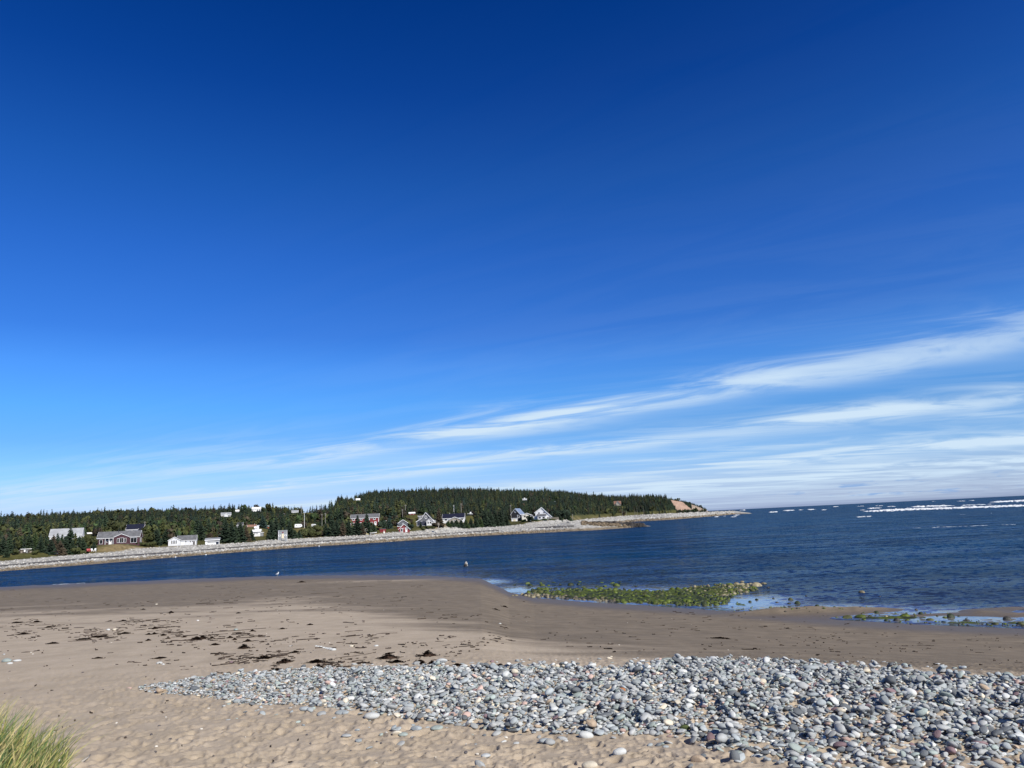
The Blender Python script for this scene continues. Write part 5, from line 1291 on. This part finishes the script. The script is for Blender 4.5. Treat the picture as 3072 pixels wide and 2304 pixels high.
# far shore: loose stones on the cobble bank, big dark blocks on the point
VV = []; FF = []; CC = []; off = 0
NS = 9000
aa = rng.uniform(amin, FT_A[21], NS); pr = far_par(aa); tt = rng.uniform(.02, 1.0, NS); dd = pr[0] + (pr[1] - pr[0]) * tt
X = dd * np.sin(aa); Y = dd * np.cos(aa); Z = far_z(X, Y); FB = fbm(X * .02, Y * .02, 3)
for i in range(NS):
    fz_ = Z[i] / max(pr[2][i], .5)
    if abs(fz_ - (.52 + .10 * (FB[i] - .5))) < .075: continue
    r_ = rng.uniform(.12, .42) * (1.2 if tt[i] < .5 else .8) * dd[i] / 280
    V, F = stone_arrays(None, rotm(rng.uniform(0, 6.28), rng.uniform(0, .5), rng.uniform(0, 6)), (r_, r_ * .75, r_ * .5), 1)
    VV.append(V + np.array([X[i], Y[i], Z[i] + r_ * .15])); FF.append(F + off); off += len(V)
    c_ = (np.array([.43, .41, .37]) if fz_ > .26 else np.array([.24, .19, .13])) * rng.uniform(.5, 1.35)
    CC.append(np.repeat(c_[None], len(V), 0))
big = []
for k in range(420):
    u = rng.uniform(1745, 1932); lo_ = np.interp(u, [1740, 1800, 1935], [1593, 1588, 1576]); up_ = np.interp(u, [1740, 1780, 1860, 1935], [1577, 1560, 1567, 1573])
    v = rng.uniform(up_, lo_); t_ = rng.uniform(0, 1)
    P = at_d(u, v, 338 + (lo_ - v) / max(lo_ - up_, 1) * 16 + (u - 1745) / 190 * 20)
    P[2] = max(float(far_z(P[0], P[1])), -.1)
    r_ = rng.uniform(.35, 1.0) * (1.25 if v < up_ + 7 else .9)
    c_ = (np.array([.045, .04, .036]) if v < up_ + 9 and u > 1770 else np.array([.15, .115, .075])) * rng.uniform(.6, 1.5)
    big.append((P, r_, c_, u))
big.sort(key=lambda q: -q[1])
for i, (P, r_, c_, u) in enumerate(big):
    V, F = stone_arrays(None, rotm(rng.uniform(0, 6.28), rng.uniform(0, .8), rng.uniform(0, 6)), (r_, r_ * .8, r_ * .65), 1, SHP[1][3 + 4 * int(rng.integers(3))])
    if i < 60:
        dkn = 'dark' if c_[0] < .1 else 'brown'
        o = obj('boulder', mesh('boulder', V, F, M['farstone'], col=np.repeat(c_[None], len(V), 0)), None, P + np.array([0, 0, r_ * .3]))
        tag(o, f'{dkn} block of rock on the rocky point across the water', 'boulder', f'{dkn} blocks of the rocky point')
    else:
        VV.append(V + P + np.array([0, 0, r_ * .25])); FF.append(F + off); off += len(V); CC.append(np.repeat(c_[None], len(V), 0))
tag(obj('far_shore_stones', mesh('far_shore_stones', np.concatenate(VV), np.concatenate(FF), M['farstone'], col=np.concatenate(CC), smooth=True)), 'pale cobbles along the far bank', 'cobbles', kind='stuff')

# ------------------------------------------------------------------ seaweed on the sand
def weed_clump(wm, hm, dm, n):
    """heap of thin straps: ragged mound, peak off centre"""
    V = []; F = []
    for k in range(n):
        r = abs(rng.normal(0, .42)); a = rng.uniform(0, 6.28)
        px, py = r * math.cos(a) * wm / 2, r * math.sin(a) * dm / 2
        zz = hm * max(0, 1 - r * 1.15) ** 1.3 * rng.uniform(.4, 1.05)
        l = rng.uniform(.12, .3) * wm ** .6 * .6; th = rng.normal(0, .7); w = rng.uniform(.008, .02) * (1 + wm)
        m_ = len(V); seg = 3
        for s in range(seg + 1):
            q = s / seg - .5
            cx = px + q * l * math.cos(th); cy = py + q * l * math.sin(th) + .02 * math.sin(q * 6 + k)
            rr = math.hypot(cx / (wm / 2), cy / (dm / 2)); cz = min(zz, hm * max(0, 1 - rr * .95)) + .006 + .012 * rng.random()
            V += [(cx - w * math.sin(th), cy + w * math.cos(th), cz - w * .3), (cx + w * math.sin(th), cy - w * math.cos(th), cz + w * .6 * rng.random())]
        F += [(m_ + 2 * s, m_ + 2 * s + 2, m_ + 2 * s + 3, m_ + 2 * s + 1) for s in range(seg)]
    # a lumpy core so the heap is not see-through
    g = 9; m_ = len(V)
    for j in range(g):
        for i in range(g):
            ux, uy = i / (g - 1) * 2 - 1, j / (g - 1) * 2 - 1; r = math.hypot(ux, uy)
            V.append((ux * wm * .42 + rng.normal(0, .01), uy * dm * .42, hm * .8 * max(0, 1 - r) ** 1.2 * rng.uniform(.7, 1.1) - .02 * (r > .9)))
    F += [(m_ + j * g + i, m_ + j * g + i + 1, m_ + (j + 1) * g + i + 1, m_ + (j + 1) * g + i) for j in range(g - 1) for i in range(g - 1)]
    return np.array(V), np.array(F)
W = [(513, 1838, 20, 8), (465, 1886, 22, 9), (463, 1902, 18, 8), (446, 1903, 18, 6), (490, 1906, 18, 8), (445, 1921, 18, 7), (553, 1911, 14, 6), (505, 1915, 14, 5), (590, 1918, 46, 12), (608, 1914, 36, 10), (635, 1914, 16, 6), (690, 1913, 20, 9), (704, 1919, 14, 9), (743, 1924, 24, 10), (757, 1893, 18, 7), (732, 1944, 40, 18), (645, 1934, 30, 6),
     (790, 1974, 52, 12), (855, 1986, 60, 14), (830, 2010, 50, 10), (950, 1986, 70, 13), (955, 2004, 40, 13), (800, 1974, 30, 9), (885, 1957, 34, 7), (930, 1874, 20, 6), (848, 1886, 20, 5), (1165, 1974, 76, 24), (1283, 1967, 58, 22), (1190, 1986, 44, 10), (1260, 1990, 44, 16), (1297, 1990, 40, 15), (1370, 1996, 46, 10), (1500, 1998, 42, 14), (1290, 2001, 30, 8), (1430, 2016, 50, 10), (1480, 2018, 60, 10), (1580, 2022, 26, 14), (1520, 2024, 30, 12), (1030, 2012, 30, 8), (1400, 2004, 30, 6),
     (375, 1900, 40, 6), (300, 1910, 60, 5), (160, 1930, 40, 6), (70, 1902, 40, 6), (110, 1866, 30, 7), (50, 1868, 40, 5), (250, 1917, 50, 4), (145, 1882, 24, 6), (370, 1862, 22, 4), (330, 1863, 18, 3), (430, 1828, 14, 4), (905, 1746, 26, 6), (715, 1839, 16, 4), (1515, 1820, 20, 5), (1488, 1828, 20, 4), (480, 1974, 40, 5), (295, 1974, 30, 4), (2160, 1914, 60, 3)]
WPP = on_beach(np.array([float(q[0]) for q in W]), np.array([float(q[1]) + 1 for q in W]))
for (u, v, w, hp), P in zip(W, WPP):
    S = np.dot(P - CP, FWD) / (3 * FPX)
    wm = w * S * 1.2; hm = max(.035, hp * S * .72); dm = wm * rng.uniform(.5, .8)
    V, F = weed_clump(wm, hm, dm, int(60 + 70 * min(wm, 1.6)))
    V[:, 2] += np.array([float(q) for q in beach_z(P[0] + V[:, 0], P[1] + V[:, 1])]) - float(beach_z(P[0], P[1]))
    col = np.array([.046, .028, .019])[None] * rng.uniform(.5, 1.7, (len(V), 1))
    o = obj('seaweed_clump', mesh('seaweed_clump', V, F, M['weed'], col=col), None, (P[0], P[1], float(ground_z(P[0], P[1])) - .004))
    sz = ('big ' if w > 44 else ('small ' if w < 20 else '')) + ('peaked' if hp / w > .33 else 'flat')
    pl = 'at the upper edge of the cobble bank' if v > 1985 and u > 900 else ('just above the cobble bank' if u > 900 and v > 1940 else ('in the wrack line on the left sand' if u < 420 else ('on the wet sand near the water' if v < 1850 else 'on the open sand left of the cobbles')))
    b0 = f'{sz} dark seaweed clump {pl}'
    tag(o, unique(b0, lambda n: f'{b0}, {ORD[min(n, 14)]} of these'), 'seaweed', 'dark seaweed clumps left on the sand')
# thin scraps strewn over the sand
VV = []; FF = []; CC = []; off = 0
us = []; 
for (n_, u0, u1, v0, v1, wu) in ((420, 0, 3072, 1800, 2005, 7), (330, 0, 560, 1855, 1925, 13), (240, 0, 1100, 1770, 1960, 8), (300, 500, 1500, 1900, 2010, 11), (220, 1300, 3072, 1830, 1960, 9), (130, 600, 1300, 1745, 1840, 11), (200, 2000, 3072, 1880, 2000, 7), (60, 0, 900, 1980, 2290, 4), (170, 640, 1100, 1955, 2025, 20), (90, 420, 800, 1890, 1930, 18)):
    for k in range(n_): us.append((rng.uniform(u0, u1), rng.uniform(v0, v1), wu * math.exp(rng.normal(0, .75))))
us = np.array(us); us = us[fbm(us[:, 0] * .012, us[:, 1] * .06, 3) > .44]; PP = on_beach(us[:, 0], us[:, 1])
shd = np.interp(azim(PP), SH_A, SH_D); keep = (np.hypot(PP[:, 0], PP[:, 1]) < shd - 1.5)
for (u, v, w), P in zip(us[keep], PP[keep]):
    S = np.dot(P - CP, FWD) / (3 * FPX); l = w * S; th = rng.normal(.1, .45); wd = rng.uniform(.012, .05) * (1 + .5 * l)
    n_ = 5; s = np.linspace(-.5, .5, n_); cx = s * l * math.cos(th); cy = s * l * math.sin(th) + .06 * l * np.sin(s * 7 + u)
    hw = wd * .5 * (1 - (2 * s) ** 2 * .7) * rng.uniform(.5, 1.3, n_)
    rows = []
    for q, zq in ((-1, .0), (0, rng.uniform(.012, .035)), (1, .0)):
        xx = P[0] + cx - q * hw * math.sin(th); yy = P[1] + cy + q * hw * math.cos(th)
        rows.append(np.stack([xx, yy, .004 + zq * rng.uniform(.5, 1.2, n_)], 1))
    V = np.stack(rows, 1).reshape(-1, 3); idx = np.arange(n_ * 3).reshape(n_, 3)
    F = np.stack([idx[:-1, :-1], idx[1:, :-1], idx[1:, 1:], idx[:-1, 1:]], -1).reshape(-1, 4)
    VV.append(V); FF.append(F + off); off += len(V); CC.append(np.repeat((np.array([.036, .026, .02]) * rng.uniform(.5, 1.8))[None], len(V), 0))
VV = np.concatenate(VV); VV[:, 2] += ground_z(VV[:, 0], VV[:, 1])
tag(obj('seaweed_scraps', mesh('seaweed_scraps', VV, np.concatenate(FF), M['weed'], col=np.concatenate(CC))), 'thin dark seaweed scraps strewn over the sand', 'seaweed', kind='stuff')
# shell and pebble bits
VV = []; FF = []; CC = []; off = 0
us = np.stack([rng.uniform(0, 2300, 170), rng.uniform(1830, 2300, 170)], 1); PP = on_beach(us[:, 0], us[:, 1])
for P, pz in zip(PP, ground_z(PP[:, 0], PP[:, 1])):
    r_ = rng.uniform(.012, .035); V, F = stone_arrays(None, rotm(rng.uniform(0, 6.28), .2, 0), (r_, r_ * .7, r_ * .4), 1)
    VV.append(V + np.array([P[0], P[1], float(pz) + r_ * .15])); FF.append(F + off); off += len(V)
    c_ = np.array([.62, .58, .5]) if rng.random() < .5 else np.array([.1, .09, .09]); CC.append(np.repeat(c_[None], len(V), 0))
tag(obj('beach_litter', mesh('beach_litter', np.concatenate(VV), np.concatenate(FF), M['stone'], col=np.concatenate(CC), smooth=True)), 'tiny shells and pebbles scattered on the sand', 'shells', kind='stuff')
# two bleached sticks
for (pts, lab) in (([(868, 1941), (878, 1938)], 'short bleached stick lying on the sand above the cobbles'), ([(214, 2291), (242, 2289), (262, 2284), (270, 2272)], 'curved pale twig on the sand beside the beach grass')):
    Q = on_beach(np.array([q[0] for q in pts], float), np.array([q[1] for q in pts], float)); Q[:, 2] = ground_z(Q[:, 0], Q[:, 1]) + .02
    o = Q.mean(0); st_ = MB().tube(Q - o, .022, 7, .008).build('driftwood_stick', M['pole'], None, o, True); tag(st_, lab, 'stick')

# ------------------------------------------------------------------ beach grass in the near corner
VV = []; FF = []; CC = []; off = 0
NBL = 6500; cb = np.stack([rng.uniform(-8.6, -3.6, 60000), rng.uniform(4.6, 9.3, 60000)], 1)
qb = ((cb[:, 0] + 5.9) / 1.75) ** 2 + ((cb[:, 1] - 6.9) / 2.0) ** 2
zb = beach_z(cb[:, 0], cb[:, 1]); ub = proj(np.stack([cb[:, 0], cb[:, 1], zb + .3], 1))[0]
gd = np.nonzero((qb < 1) & (rng.random(60000) > qb * .35) & (ub < 190))[0][:NBL]
for (bx, by), q, bzv in zip(cb[gd], qb[gd], zb[gd]):
    h_ = rng.uniform(.42, .86) * (1 - .35 * q); lean = rng.uniform(.08, .5); th = rng.normal(.35, .9) if rng.random() < .7 else rng.uniform(0, 6.28)
    if bx > -5.1 and rng.random() < .5: lean += .25; th = rng.normal(-.2, .6)
    if rng.random() < .12: lean = rng.uniform(.7, 1.2); th = rng.uniform(0, 6.28)
    w = rng.uniform(.0045, .0115); tw = th + rng.uniform(.6, 2.5); seg = 4; V = []
    for s in range(seg + 1):
        t_ = s / seg; o_ = lean * h_ * t_ ** 2; zz = h_ * (t_ - .18 * lean * t_ ** 2)
        ww = w * (1 - t_ ** 1.5) + .0006
        V += [(bx + o_ * math.cos(th) - ww * math.sin(tw), by + o_ * math.sin(th) + ww * math.cos(tw), bzv - .03 + zz), (bx + o_ * math.cos(th) + ww * math.sin(tw), by + o_ * math.sin(th) - ww * math.cos(tw), bzv - .03 + zz)]
    F = [(2 * s, 2 * s + 1, 2 * s + 3, 2 * s + 2) for s in range(seg)]
    rr = rng.random(); pn = vnoise(np.array(bx * 1.6), np.array(by * 1.6))
    c_ = np.array([.50, .42, .19]) if rr < .24 + .5 * max(0, pn - .5) else (np.array([.29, .29, .085]) if rr < .62 else np.array([.115, .175, .06]))
    VV.append(np.array(V)); FF.append(np.array(F) + off); off += len(V); CC.append(np.repeat((c_ * rng.uniform(.75, 1.25))[None], len(V), 0))
tag(obj('beach_grass', mesh('beach_grass', np.concatenate(VV), np.concatenate(FF), M['grassblade'], col=np.concatenate(CC), smooth=True)), 'tuft of green and straw coloured beach grass in the near left corner', 'grass', kind='stuff')

# ------------------------------------------------------------------ gull at the water's edge
P = at_z(832., 1727.5); P[2] = max(0, float(beach_z(P[0], P[1])))
g = thing('gull', 'white gull standing at the sandy edge of the channel', 'bird', P, -float(azim(P)))
def loft(rows, k=10):
    V = []; n = len(rows)
    for (cx, cz, ry, rz, ti) in rows:
        for j in range(k):
            w = 6.2832 * j / k; V.append((cx - math.sin(ti) * rz * math.sin(w), ry * math.cos(w), cz + math.cos(ti) * rz * math.sin(w)))
    F = [(i * k + j, i * k + (j + 1) % k, (i + 1) * k + (j + 1) % k, (i + 1) * k + j) for i in range(n - 1) for j in range(k)]
    V += [(rows[0][0], 0, rows[0][1]), (rows[-1][0], 0, rows[-1][1])]
    F += [(n * k, (j + 1) % k, j) for j in range(k)] + [(n * k + 1, (n - 1) * k + j, (n - 1) * k + (j + 1) % k) for j in range(k)]
    mb = MB(); mb.add(V, F); return mb
loft([(-.24, .17, .015, .012, .3), (-.17, .19, .05, .04, .3), (-.08, .22, .085, .085, .4), (.02, .25, .095, .1, .6), (.09, .30, .075, .08, .9), (.115, .37, .045, .05, 1.3), (.12, .43, .042, .045, 1.4), (.135, .47, .05, .05, .8), (.165, .485, .035, .035, .2), (.19, .483, .012, .012, 0)]).build('body', M['seafeather'], g, smooth=True)
for sd in (-1, 1):
    loft([(-.26, .19, .01, .01, .3), (-.14, .225, .016, .05, .3), (-.02, .265, .018, .07, .5), (.06, .29, .012, .04, .6)], 8).build('wing', M['greyfeather'], g, (0, sd * .085, .015), True)
    MB().tube([(.0, sd * .035, .17), (.01, sd * .035, .08), (.0, sd * .035, .0)], .009, 6).build('leg', M['yellowbeak'], g)
loft([(.185, .483, .014, .015, 0), (.23, .475, .008, .01, -.2), (.25, .462, .003, .003, -.6)], 8).build('beak', M['yellowbeak'], g, smooth=True)

# ------------------------------------------------------------------ rock standing in the channel
m, nt, p = newmat('streaked_rock')
tc = N(nt, 'ShaderNodeTexCoord').outputs['Object']
L(nt, mixc(nt, ramp(nt, noise(nt, scalev(nt, tc, (5, 5, 1.3)), 1., 3), (.55, .62)), (.03, .027, .025), (.55, .5, .44)), p.inputs['Base Color']); p.inputs['Roughness'].default_value = .85
P = at_z(1396., 1700.); V, F = ICO[3]; V = V.copy()
for _ in range(9):
    n_ = rng.normal(size=3); n_ /= np.linalg.norm(n_); s = V @ n_; V = V - n_[None] * (np.maximum(s - rng.uniform(.45, .75), 0) * .9)[:, None]
V = V * np.array([.36, .3, .55]) * (1 + .55 * (fbm(V[:, 0] * 2.2 + 9, V[:, 2] * 2.2 + V[:, 1] * 1.7, 3) - .5))[:, None]; V[:, 0] *= 1 - .5 * np.clip(V[:, 2] + .1, 0, 1); V[:, 0] += .18 * V[:, 2]
o = obj('channel_rock', mesh('channel_rock', V, F, m), None, (P[0], P[1], .22)); tag(o, 'jagged dark rock with pale streaks standing alone in the channel', 'rock')

# ------------------------------------------------------------------ sky, sun, film
w = bpy.data.worlds.new('World'); sc.world = w; w.use_nodes = True
nt = w.node_tree; bg = nt.nodes['Background']; bg.inputs[1].default_value = .1
sky = N(nt, 'ShaderNodeTexSky'); sky.sky_type = 'NISHITA'; sky.sun_disc = False
sky.sun_elevation = R(SUN_EL); sky.sun_rotation = R(SUN_AZ)
tc = N(nt, 'ShaderNodeTexCoord').outputs['Generated']
s3 = N(nt, 'ShaderNodeSeparateXYZ'); L(nt, tc, s3.inputs[0])
dx, dy, dz = s3.outputs
# deep polarised blue of the photograph, by height above the horizon
NEL = [1, 4, 7, 12, 17, 22, 27, 32, 37, 47, 62]
NSK = np.array([(.453, .499, .44), (.43, .505, .50), (.386, .525, .619), (.254, .382, .528), (.189, .29, .448), (.146, .231, .376), (.122, .193, .327), (.103, .165, .284), (.0909, .147, .256), (.0771, .124, .22), (.0712, .114, .205)])
TGT = {0.3: (.47, .65, 1.10), 2: (.35, .53, .90), 4: (.235, .475, .86), 6.6: (.14, .405, .87), 9: (.10, .372, .89), 11.8: (.068, .28, .81), 14.3: (.042, .198, .68), 20.2: (.021, .128, .53), 25.5: (.0105, .090, .405), 32: (.003, .052, .29), 38: (.0008, .037, .225), 46: (.008, .033, .14), 60: (.022, .042, .11), 89: (.03, .05, .11)}
cr = N(nt, 'ShaderNodeValToRGB'); cr.color_ramp.interpolation = 'LINEAR'
els = cr.color_ramp.elements
for i, (e, t_) in enumerate(TGT.items()):
    ns = np.array([np.interp(e, NEL, NSK[:, q]) for q in range(3)])
    mul = np.array(t_) / 2 ** EXPO / ns / 4
    el = els[0] if i == 0 else (els[1] if i == 1 else els.new(math.sin(R(e))))
    el.position = math.sin(R(e)); el.color = (*[float(q) for q in mul], 1)
L(nt, dz, cr.inputs[0])
mul4 = N(nt, 'ShaderNodeVectorMath'); mul4.operation = 'SCALE'; mul4.inputs[3].default_value = 4.0; L(nt, cr.outputs[0], mul4.inputs[0])
base = mixc(nt, 1.0, sky.outputs[0], mul4.outputs[0], 'MULTIPLY')
# cirrus streets on a high plane, running towards a point low on the left
AZ0 = R(-50)
zc = mathn(nt, 'MAXIMUM', mathn(nt, 'ADD', dz, .006), .004)
sx_, sy_ = math.sin(AZ0), math.cos(AZ0)
ss = mathn(nt, 'DIVIDE', mathn(nt, 'ADD', mathn(nt, 'MULTIPLY', dx, sx_), mathn(nt, 'MULTIPLY', dy, sy_)), zc)
tt = mathn(nt, 'DIVIDE', mathn(nt, 'SUBTRACT', mathn(nt, 'MULTIPLY', dx, sy_), mathn(nt, 'MULTIPLY', dy, sx_)), zc)
lt = mathn(nt, 'LOGARITHM', mathn(nt, 'MAXIMUM', tt, .2), 2.0)
sl_ = mathn(nt, 'LOGARITHM', mathn(nt, 'ADD', mathn(nt, 'MAXIMUM', ss, -3.0), 4.0), 2.0)
def cvec(a_, b_):
    n_ = N(nt, 'ShaderNodeCombineXYZ'); L(nt, mathn(nt, 'ADD', mathn(nt, 'MULTIPLY', sl_, a_), mathn(nt, 'MULTIPLY', lt, .55 * a_)), n_.inputs[0]); L(nt, mathn(nt, 'MULTIPLY', lt, b_), n_.inputs[1]); return n_.outputs[0]
warp = noise(nt, cvec(1.5, 1.2), 1.1, 3, .5, .3)
fine = noise(nt, cvec(3.4, 4.2), 1.0, 7, .6, .9)
gapn = noise(nt, cvec(1.9, 1.5), 1.0, 3, .5)
ltw = mathn(nt, 'ADD', lt, mathn(nt, 'MULTIPLY', mathn(nt, 'SUBTRACT', warp, .5), .30))
ltw = mathn(nt, 'ADD', ltw, mathn(nt, 'MULTIPLY', mathn(nt, 'SUBTRACT', fine, .5), .42))
def band(c, wdt, amp, s0, s1, s2=None, s3_=None, wl=None):
    dq = mathn(nt, 'SUBTRACT', ltw, c)
    up = mathn(nt, 'DIVIDE', mathn(nt, 'MAXIMUM', dq, 0.0), wdt)            # crisp lower edge (far side)
    dn = mathn(nt, 'DIVIDE', mathn(nt, 'MINIMUM', dq, 0.0), wl or wdt * 1.7)  # feathered upper edge
    q = mathn(nt, 'ADD', mathn(nt, 'MULTIPLY', up, up), mathn(nt, 'MULTIPLY', dn, dn))
    g_ = mathn(nt, 'POWER', 2.718, mathn(nt, 'MULTIPLY', q, -1.0))
    e_ = ramp(nt, ss, (s0, s1))
    if s2 is not None: e_ = mathn(nt, 'MULTIPLY', e_, mathn(nt, 'SUBTRACT', 1.0, ramp(nt, ss, (s2, s3_))))
    return mathn(nt, 'MULTIPLY', mathn(nt, 'MULTIPLY', g_, e_), amp)
l2 = lambda v_: math.log2(v_)
bands = [band(l2(5.6), .12, .85, -2.2, 0, 5, 9, .13), band(l2(4.9), .10, .4, -1.6, -.4, .2, 1.6, .1), band(l2(6.3), .10, .4, 3, 5, 8, 12), band(l2(8.7), .14, .95, -.6, 1.6, 20, 40, .16), band(l2(10.6), .06, .4, -.5, .1, 1.2, 2.2), band(l2(11.7), .06, .4, 1.5, 3, 6, 9), band(l2(12.4), .10, .75, -2, -1.2, .2, 1.4), band(l2(15), .17, .85, -3, 2, 40, 80, .16), band(l2(22), .45, .62, -14, -4, 160, 300, .22), band(l2(4.7), .55, .5, 5, 11, 60, 100, .5), band(l2(50), 1.3, .6, -60, -20)]
tot = bands[0]
for q in bands[1:]: tot = mathn(nt, 'ADD', tot, q)
tex = mathn(nt, 'ADD', .36, mathn(nt, 'MULTIPLY', ramp(nt, fine, (.36, .60)), .82))
tex = mathn(nt, 'MULTIPLY', tex, mathn(nt, 'ADD', .6, mathn(nt, 'MULTIPLY', ramp(nt, gapn, (.35, .6)), .5)))
cl = mathn(nt, 'MULTIPLY', tot, tex)
cl = mathn(nt, 'MULTIPLY', cl, ramp(nt, dz, (-.04, .012)))
cl = mathn(nt, 'MULTIPLY', cl, .85, clamp=True)
WHT = tuple(v_ / 2 ** EXPO * 10 for v_ in (.63, .79, .95))
c2 = mixc(nt, cl, base, WHT)
# low grey cumulus far out at sea
cv3 = N(nt, 'ShaderNodeCombineXYZ'); L(nt, mathn(nt, 'MULTIPLY', mathn(nt, 'ARCTAN2', dx, dy), 20.), cv3.inputs[0]); L(nt, mathn(nt, 'MULTIPLY', dz, 150.), cv3.inputs[1])
lowc = ramp(nt, noise(nt, cv3.outputs[0], 1.0, 5, .6), (.56, .68))
lowm = mathn(nt, 'MULTIPLY', ramp(nt, dz, (.004, .010)), mathn(nt, 'SUBTRACT', 1.0, ramp(nt, dz, (.022, .034))))
lowm = mathn(nt, 'MULTIPLY', lowm, ramp(nt, mathn(nt, 'ARCTAN2', dx, dy), (.25, .42)))
GRY = tuple(v_ / 2 ** EXPO * 10 for v_ in (.25, .42, .74))
c3 = mixc(nt, mathn(nt, 'MULTIPLY', mathn(nt, 'MULTIPLY', lowc, lowm), .8), c2, GRY)
L(nt, c3, bg.inputs[0])

sl = bpy.data.lights.new('sun', 'SUN'); sl.energy = 4.5; sl.angle = R(.53); sl.color = (1.0, .945, .85)
so = bpy.data.objects.new('sun', sl); COL.objects.link(so)
sd = Vector((math.sin(R(SUN_AZ)) * math.cos(R(SUN_EL)), math.cos(R(SUN_AZ)) * math.cos(R(SUN_EL)), math.sin(R(SUN_EL))))
so.rotation_euler = sd.to_track_quat('Z', 'Y').to_euler(); so.location = sd * 300
vs = sc.view_settings; vs.view_transform = 'Standard'; vs.look = 'None'; vs.exposure = EXPO; vs.gamma = 1.0
sc.render.engine = 'CYCLES'
sc.cycles.max_bounces = 6; sc.cycles.diffuse_bounces = 2; sc.cycles.glossy_bounces = 3; sc.cycles.transparent_max_bounces = 4
sc.cycles.caustics_reflective = False; sc.cycles.caustics_refractive = False
